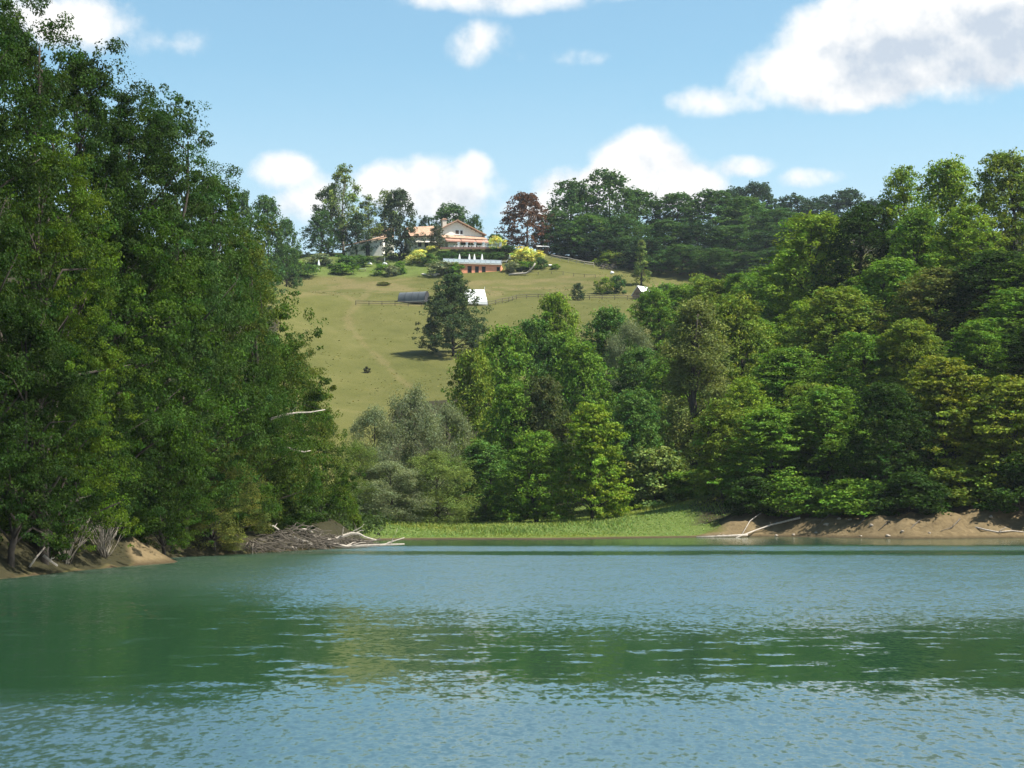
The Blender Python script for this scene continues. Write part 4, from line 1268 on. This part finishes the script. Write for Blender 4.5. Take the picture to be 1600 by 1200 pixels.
# ------------------------------------------------------------------ white tents
p = gnd(742, 478, ymin=330)
te = thing('ridge_tent', 'white canvas ridge tent half hidden behind the lone oak', 'tent', (p[0], p[1] + 1.8, ground(p[0], p[1] + 1.8)), R(4))
s = p[1] / F
MB().slab((-2.9, -2.0, .55), (3.2, -2.0, .45), (2.5, 0, 4.0), (-2.7, 0, 4.0), .04).build('front_slope', M['canvas'], te)
MB().slab((3.2, 2.0, .5), (-2.9, 2.0, .5), (-2.7, 0, 4.0), (2.5, 0, 4.0), .04).build('rear_slope', M['canvas'], te)
MB().poly([(-2.9, -2.0, .55), (-2.9, 2.0, .5), (-2.7, 0, 3.95)], [(0, 1, 2), (2, 1, 0)]).build('end_panel', M['canvas'], te)
MB().poly([(3.2, -2.0, .45), (3.2, 2.0, .5), (2.5, 0, 3.95)], [(0, 1, 2), (2, 1, 0)]).build('end_panel', M['canvas'], te)
MB().slab((-2.9, -2.1, -.15), (3.25, -2.1, -.35), (3.2, -2.02, .40), (-2.9, -2.02, .50), .03).build('valance', M['canvas'], te)
MB().tube([(2.5, 0, -.2), (2.52, 0, 4.7)], [.07, .06], 6).build('tent_pole', M['white'], te)

p = gnd(1004, 468, ymin=330)
hu = thing('white_roofed_hut', 'small hut with a brown gable end and white sheet roof', 'hut', (p[0], p[1] + 1.0, ground(p[0], p[1] + 1) - .2), R(-38))
MB().prism([(-1.8, 0), (1.8, 0), (1.8, 1.3), (0, 3.6), (-1.8, 1.3)], -2.2, 2.2).build('wall', M['brick'], hu)
MB().slab((0, 2.5, 3.75), (0, -2.45, 3.75), (2.2, -2.45, .95), (2.2, 2.5, .95), .08).build('roof_slope', M['canvas'], hu)
MB().slab((0, -2.45, 3.75), (0, 2.5, 3.75), (-2.2, 2.5, .95), (-2.2, -2.45, .95), .08).build('roof_slope', M['canvas'], hu)
MB().box(-.5, .5, -2.26, -2.18, .1, 1.9).build('door', M['timber'], hu)

# wooden pole, white rail
p = gnd(1211, 452, ymin=330)
po = thing('wooden_pole', 'bare wooden utility pole in front of the hilltop wood', 'pole', p)
MB().tube([(0, 0, -1), (.05, 0, z_of(414, p[1]) - p[2])], [.19, .13], 8).build('shaft', M['stone'], po)
MB().box(-.35, .45, -.06, .06, z_of(418, p[1]) - p[2], z_of(418, p[1]) - p[2] + .12).build('crossarm', M['timber'], po)
a, b = gnd(1083, 465, ymin=330), gnd(1111, 469, ymin=330)
ra = thing('white_rail', 'white painted rail among shrubs right of the hut', 'rail', a)
MB().tube([(0, 0, 1.3), (b[0] - a[0], b[1] - a[1], b[2] - a[2] + 1.3)], [.12, .12], 6).build('bar', M['white'], ra)
for f in (0.05, .5, .95):
    q = (b - a) * f
    MB().tube([(q[0], q[1], q[2] - .3), (q[0], q[1], q[2] + 1.3)], [.08, .08], 6).build('post', M['timber'], ra)

# garden pieces
p = gnd(589, 414)
ne = thing('garden_net', 'two white posts with a green net between them on the lawn', 'net', p)
w = 24 / F * p[1] / 2
for sx in (-1, 1):
    MB().tube([(sx * w, 0, -.2), (sx * w, 0, 2.3)], [.11, .09], 6).build('post', M['white'], ne)
    MB().tube([(sx * w - .7, 0, .1), (sx * w - .2, 0, .45), (sx * w + .4, 0, .35), (sx * w + .8, 0, .05)], [.2, .33, .3, .16], 8).build('foot', M['white'], ne)
for k in range(6):
    z = .9 + k * .22
    MB().tube([(-w, 0, z), (0, 0, z - .08), (w, 0, z)], [.025] * 3, 4).build('net_line', M['fence'], ne)
p = gnd(594, 395)
dc = thing('garden_bench', 'white garden bench under the trees beside the barn', 'bench', p, .4)
MB().box(-1.5, 1.3, -.4, .4, .45, .58).build('seat', M['white'], dc)
MB().slab((-1.5, .3, .5), (1.3, .3, .5), (1.3, .7, 1.3), (-1.5, .7, 1.9), .1).build('backrest', M['white'], dc)
for x in (-1.3, 1.1):
    for y in (-.3, .3):
        MB().box(x - .07, x + .07, y - .07, y + .07, -.2, .45).build('leg', M['white'], dc)
p = gnd(566, 424)
tb = thing('garden_table', 'low pale garden table among the border shrubs', 'table', p)
MB().box(-1.0, 1.0, -.5, .5, .68, .76).build('table_top', M['white'], tb)
for x in (-.9, .9):
    for y in (-.4, .4):
        MB().box(x - .05, x + .05, y - .05, y + .05, -.15, .68).build('leg', M['timber'], tb)
p = gnd(443, 420); q = gnd(451, 416)
MBp = MB().slab(p + (0, 0, .35), p + (0, .6, .35), q + (0, .6, .9), q + (0, 0, .9), .15)
tag(MBp.build('white_plank', M['white']), 'pale plank lying on the slope at the left end of the garden', 'plank')


def rock(name, label, group, loc, r, seed, mat='stone', cat='rock', flat=.6):
    g = np.random.default_rng(seed)
    import bmesh
    bm = bmesh.new(); bmesh.ops.create_icosphere(bm, subdivisions=2, radius=1)
    ph_ = g.uniform(0, 6, 6)
    for v in bm.verts:
        c = v.co
        k = 1 + .22 * math.sin(2.3 * c.x + ph_[0]) * math.cos(2.1 * c.y + ph_[1]) + .14 * math.sin(4.1 * c.z + ph_[2] + 2 * c.x)
        v.co = (c.x * k * r * g.uniform(.95, 1.05) * 1.25, c.y * k * r, c.z * k * r * flat)
    me = bpy.data.meshes.new(name); bm.to_mesh(me); bm.free(); me.shade_flat()
    o = obj(name, me, M[mat], None, tuple(float(v) for v in loc)); o.rotation_euler = (0, 0, g.uniform(0, 6))
    return tag(o, label, cat, group)


for i, px in enumerate((661, 665, 668, 671.5, 675, 679, 684, 699, 702, 706, 711, 715)):
    p = gnd(px, 429.5 + (i % 3) * .7)
    rock('pale_rock', NTH[i] + ' pale rock from the left in the row below the pool garden', 'pale rocks below the pool garden', p + (0, 0, .12), .45 + .25 * ((i * 7) % 4) / 3, 40 + i)
p = gnd(860, 416); rock('pale_slab', 'long pale stone slab on the grass right of the dark shrub', None, p + (0, 0, .2), .9, 77, 'white', 'rock', .35)
p = gnd(956, 428); rock('white_boulder', 'small round white boulder below the brush pile', None, p + (0, 0, .3), .55, 78, 'white', 'rock', .9)

# ------------------------------------------------------------------ dead wood
def crooked(a, b, n, amp, g, sag=0.0):
    a, b = np.array(a, float), np.array(b, float)
    t = np.linspace(0, 1, n)[:, None]
    p = a + (b - a) * t
    off = np.cumsum(g.normal(size=(n, 3)) * amp, 0); off -= off[0] + (off[-1] - off[0]) * t
    p = p + off; p[:, 2] += sag * np.sin(np.pi * t[:, 0])
    return p


def branch(name, label, pts, r0, r1, twigs, mat, seed, group=None, cat='driftwood', tl=1.2):
    """a dead limb with side twigs, standing at its butt end"""
    g = np.random.default_rng(seed)
    pts = np.array(pts, float); o = pts[0].copy(); q = pts - o
    t = thing(name, label, cat, o, 0, group)
    MB().tube(q, np.linspace(r0, r1, len(q)), 8).build('limb', M[mat], t, smooth=True)
    for k in range(twigs):
        i = g.integers(1, len(q) - 1)
        d = q[i + 1] - q[i]; d /= np.linalg.norm(d) + 1e-9
        e = d + g.normal(size=3) * .7; e[2] = abs(e[2]) * .8 + .1; e /= np.linalg.norm(e)
        ln = tl * g.uniform(.5, 1.4)
        tw = crooked(q[i], q[i] + e * ln, 5, .06 * ln, g)
        rr = np.interp(i, [0, len(q) - 1], [r0, r1]) * .5
        MB().tube(tw, np.linspace(rr, rr * .25, 5), 6).build('twig', M[mat], t, smooth=True)
    return t


def W(px, py, Y): return at(px, py, Y)


def gw(px, py):
    """first point of ground or water seen at a pixel"""
    d = ray(px, py); p = gnd(px, py, ymin=80, ymax=400)
    if d[2] < 0:
        Yw = -CAM_Z / d[2] * d[1]
        if Yw < p[1]: return at(px, py, Yw)
    return p


def drift(pix, foot, step=.12):
    """limb points at the distance of the ground below its foot, drawing a little away to the right"""
    Y0 = gw(*foot)[1] - .6
    return [at(px, py, Y0 + step * k) for k, (px, py) in enumerate(pix)]


DW = 'bleached driftwood at the end of the left wood'
branch('driftwood_limb', 'long bleached forked limb arching over the water, largest of the driftwood', drift([(488, 836), (507, 845), (522, 844), (535, 838), (550, 833), (561, 834), (570, 839), (588, 844)], (520, 853)), .20, .05, 5, 'dead', 1, DW, tl=.9)
branch('driftwood_limb', 'bleached limb lying flat on the water pointing to open lake', drift([(500, 845), (522, 851), (540, 854), (560, 853), (585, 852), (610, 851), (632, 850)], (520, 855)), .17, .05, 3, 'dead', 2, DW, tl=1.4)
branch('driftwood_limb', 'thin bleached twig fork rising at the water end of the driftwood', drift([(590, 852), (603, 850), (616, 845), (632, 840)], (600, 854)), .08, .03, 3, 'dead', 3, DW, tl=.7)
branch('driftwood_limb', 'short bleached limb in the middle of the dark brushwood', drift([(459, 841), (468, 844), (478, 846), (488, 850)], (470, 855)), .15, .08, 1, 'dead', 4, DW, tl=.6)
branch('driftwood_limb', 'highest pale limb sticking out of the dark brushwood', drift([(419, 820), (428, 823), (436, 828)], (428, 846)), .11, .06, 1, 'dead', 6, DW, tl=.5)
branch('driftwood_limb', 'curved pale limb on the top of the brushwood heap', drift([(467, 829), (475, 827), (482, 828), (489, 832)], (478, 850)), .10, .05, 1, 'dead', 7, DW, tl=.5)
branch('driftwood_limb', 'grey limb half under water below the brushwood', drift([(445, 852), (455, 855), (464, 856)], (455, 858)), .10, .06, 0, 'dead', 8, DW)
branch('driftwood_limb', 'dark bent limb behind the forked driftwood', drift([(520, 842), (540, 843), (562, 846), (578, 846), (595, 842)], (550, 850)), .12, .05, 4, 'dead_dark', 9, DW)


def brushwood():
    g = np.random.default_rng(31)
    mb = MB()
    for k in range(420):
        px = g.uniform(385, 585); hgt = 34 * max(0, 1 - abs(px - 460) / 120) + 3
        base = gw(px, np.interp(px, [385, 500, 585], [863, 856, 852]))
        Y = base[1] + g.uniform(-1.2, .6)
        a = at(px, np.interp(px, [385, 500, 585], [862, 855, 851]) - hgt * g.random(), Y)
        e = np.array([g.normal() * .9 + .7, g.normal() * .6, -.25 + g.normal() * .35]); ln = g.uniform(.5, 2.0)
        e = e / np.linalg.norm(e) * ln
        pts = crooked(a, a + e, 5, .05 * ln, g)
        pts[:, 2] = np.maximum(pts[:, 2], -.15)
        r = g.uniform(.02, .065)
        mb.tube(pts, np.linspace(r, r * .3, 5), 5)
    tag(mb.build('brushwood', M['dead_dark'], smooth=True), 'tangled heap of dark dead brushwood at the waterline', kind='stuff')


brushwood()
# pale dead branches inside the left wood
DB = 'pale dead branches in the left wood'
branch('dead_branch', 'upper pale dead branch reaching right out of the left wood', [W(408, 660, 150), W(425, 654, 149.5), W(445, 648, 149), W(463, 645, 149), W(485, 644, 149.5), W(508, 640, 150)], .11, .03, 3, 'dead', 21, DB)
branch('dead_branch', 'short pale dead branch under the upper one in the left wood', [W(410, 664, 150), W(424, 665, 149.5), W(436, 668, 149.3)], .08, .03, 1, 'dead', 22, DB, tl=.6)
branch('dead_branch', 'lower pale dead branch drooping in the left wood', [W(425, 697, 150), W(435, 700, 149.5), W(447, 698, 149.3), W(462, 704, 149.2), W(476, 706, 149.2), W(485, 704, 149.4)], .08, .03, 2, 'dead', 23, DB, tl=.7)


def dead_shrub(px, Y, hpx, n, seed, label):
    g = np.random.default_rng(seed)
    x = X_of(px, Y); z = ground(x, Y)
    t = thing('dead_shrub', label, 'shrub', (x, Y, z))
    h = hpx / F * Y
    for k in range(n):
        a = g.uniform(0, 6.28); sp = g.uniform(.1, .75)
        e = np.array([math.cos(a) * sp, math.sin(a) * sp, 1]) * h * g.uniform(.6, 1.1)
        pts = crooked((g.normal() * .1, g.normal() * .1, -.1), e, 6, .03 * h, g)
        mb = MB(); mb.tube(pts, np.linspace(.035, .010, 6), 5)
        for j in range(4):
            i = g.integers(2, 5); e2 = pts[i] + (e / np.linalg.norm(e) + g.normal(size=3) * .5) * h * .25
            mb.tube([pts[i], e2], [.014, .006], 4)
        mb.build('stem', M['bark_pale'], t, smooth=True)


dead_shrub(165, 114, 75, 22, 3, 'bare twiggy dead shrub on the left bank behind the spit')
dead_shrub(105, 108, 60, 14, 4, 'smaller bare dead shrub in the shade at the left bank')
branch('leaning_stick', 'thin pale stick leaning on the bank at lower left', [W(46, 886, 102), W(56, 872, 102.3), W(70, 855, 102.6)], .06, .04, 0, 'dead', 51, None, 'stick')
branch('fallen_branch', 'pale branch lying at the water edge at lower left', [W(68, 868, 103), W(78, 876, 103), W(90, 884, 103.2)], .09, .05, 2, 'dead', 52, None, 'branch', tl=.5)

# leaning logs on the right bank


def on_bank(px, py, lift=.15):
    p = gnd(px, py, ymin=150)
    return p + (0, 0, lift)


LG = 'logs on the right bank'
branch('leaning_log', 'thick bleached log leaning down the right bank to the water', [on_bank(1250, 813, .2), on_bank(1235, 819, .3), on_bank(1205, 827, .3), on_bank(1180, 834, .25), W(1150, 840, 199.5)], .13, .06, 1, 'dead', 61, LG, 'log', tl=.6)
branch('leaning_log', 'thin log lying flat along the water left of the leaning log', [W(1168, 835.5, 202), W(1140, 837, 201.5), W(1115, 838, 201), W(1088, 839, 200.5)], .11, .05, 2, 'dead', 62, LG, 'log', tl=.8)
branch('leaning_log', 'slim pole leaning on the end of the bank above the logs', [on_bank(1200, 800, .3), on_bank(1186, 808, .3), on_bank(1172, 820, .3), W(1160, 834, 203)], .06, .035, 1, 'dead', 63, LG, 'log', tl=.6)
branch('fallen_branch', 'thin bleached branch lying on the bare bank at the right edge', [on_bank(1524, 826, .1), on_bank(1540, 832, .1), on_bank(1560, 835, .12), on_bank(1580, 834, .12), on_bank(1600, 833, .1)], .10, .05, 4, 'dead', 64, LG, 'branch', tl=.9)
branch('fallen_branch', 'dark root hanging on the bank left of the deep shade', [on_bank(1352, 815, .1), on_bank(1340, 822, .1), on_bank(1330, 828, .1)], .08, .04, 2, 'dead_dark', 65, LG, 'branch', tl=.6)
for i, (a, b, c, lb) in enumerate([((1222, 806), (1214, 816), (1204, 828), 'short root hanging down the bank beside the leaning log'), ((1298, 806), (1286, 818), (1272, 830), 'dark root on the bank right of the leaning log'),
                                  ((1400, 806), (1388, 820), (1372, 832), 'dark root slanting through the deep bank shade'), ((1440, 812), (1428, 824), (1416, 836), 'thin root near the middle of the bare bank'),
                                  ((1500, 816), (1488, 826), (1470, 834), 'thin root left of the bleached branch at the right edge')]):
    branch('hanging_root', lb, [on_bank(*a, .08), on_bank(*b, .1), on_bank(*c, .06)], .07, .03, 2, 'dead_dark', 160 + i, 'roots on the right bank', 'root', tl=.7)
stones = sorted([(1291, 822, .26), (1311, 814, .2), (1328, 813, .2), (1275, 834, .16), (1213, 838, .18), (1362, 822, .2), (1388, 838, .22), (1410, 832, .2), (1452, 836, .13), (1240, 836, .16), (1345, 839, .16), (1548, 812, .2)])
for i, (px, py, r_) in enumerate(stones):
    p = gnd(px, py, ymin=150)
    rock('bank_stone', NTH[i] + ' stone from the left on the bare right bank', 'stones on the right bank', p + (0, 0, .02), r_, 100 + i, 'stone_dull', 'rock', .7)

# bleached trunk beside the pool house
p0, p1 = gnd(796, 431), gnd(822, 430)
Yb = p0[1]
branch('bleached_trunk', 'bleached fallen tree trunk with one end rearing up beside the pool house', [W(795, 429.5, Yb), W(806, 428, Yb), W(815, 427.5, Yb), W(822, 427, Yb - .2), W(828, 423, Yb - .3), W(833, 417, Yb - .4), W(836.5, 411, Yb - .4)], .34, .2, 3, 'dead', 71, None, 'trunk', tl=1.3)
# brush pile on the upper meadow
pb = gnd(948, 421)
bp_ = thing('brush_pile', 'dark pile of cut branches at the edge of the hilltop wood', 'brush pile', pb)
g5 = np.random.default_rng(8)
for k in range(34):
    a = np.array([g5.uniform(-3.2, 3.2), g5.uniform(-.8, .8), g5.uniform(.1, 1.5)])
    e = np.array([g5.normal(), g5.normal() * .5, g5.normal() * .35]); e = e / np.linalg.norm(e) * g5.uniform(1, 2.4)
    pts = crooked(a, a + e, 4, .08, g5); pts[:, 2] = np.maximum(pts[:, 2], -.1)
    MB().tube(pts, [.13, .11, .08, .04], 5).build('cut_branch', M['dead_dark' if k % 6 else 'dead'], bp_)
# bare twigs on the hill skyline
xx = X_of(1031, 640); zz_ = ground(xx, 640)
bt = thing('bare_tree', 'leafless grey twiggy treetop on the hill skyline', 'tree', (xx, 640, zz_))
g6 = np.random.default_rng(12)
hT = z_of(293, 640) - zz_
MB().tube([(0, 0, -.5), (.2, 0, hT * .4), (0, .1, hT * .72)], [.35, .25, .14], 7).build('trunk', M['bark_pale'], bt)
for k in range(16):
    a = g6.uniform(0, 6.28); z0 = hT * g6.uniform(.45, .72)
    e = np.array([math.cos(a) * hT * .16, math.sin(a) * hT * .16, min(hT, z0 + hT * g6.uniform(.18, .32))])
    pts = crooked((0, 0, z0), e, 5, .25, g6)
    mb = MB().tube(pts, np.linspace(.10, .035, 5), 5)
    for j in range(4):
        i = g6.integers(1, 4); mb.tube([pts[i], pts[i] + g6.normal(size=3) * 1.0 + (0, 0, 1.4)], [.045, .02], 4)
    mb.build('twig', M['bark_pale'], bt)


# ------------------------------------------------------------------ air
hz_me = MB().box(-1550, 1550, -950, 1850, -4.5, 165).mesh('haze')
hm = bpy.data.materials.new('haze'); hm.use_nodes = True
hn, hl = hm.node_tree.nodes, hm.node_tree.links
hn.clear()
ho = hn.new('ShaderNodeOutputMaterial'); hv = hn.new('ShaderNodeVolumePrincipled')
hv.inputs['Color'].default_value = (.80, .90, 1.0, 1); hv.inputs['Density'].default_value = HAZE; hv.inputs['Anisotropy'].default_value = .2
hl.new(hv.outputs[0], ho.inputs['Volume'])
tag(obj('haze', hz_me, hm), 'thin blue summer haze over the valley', kind='stuff')
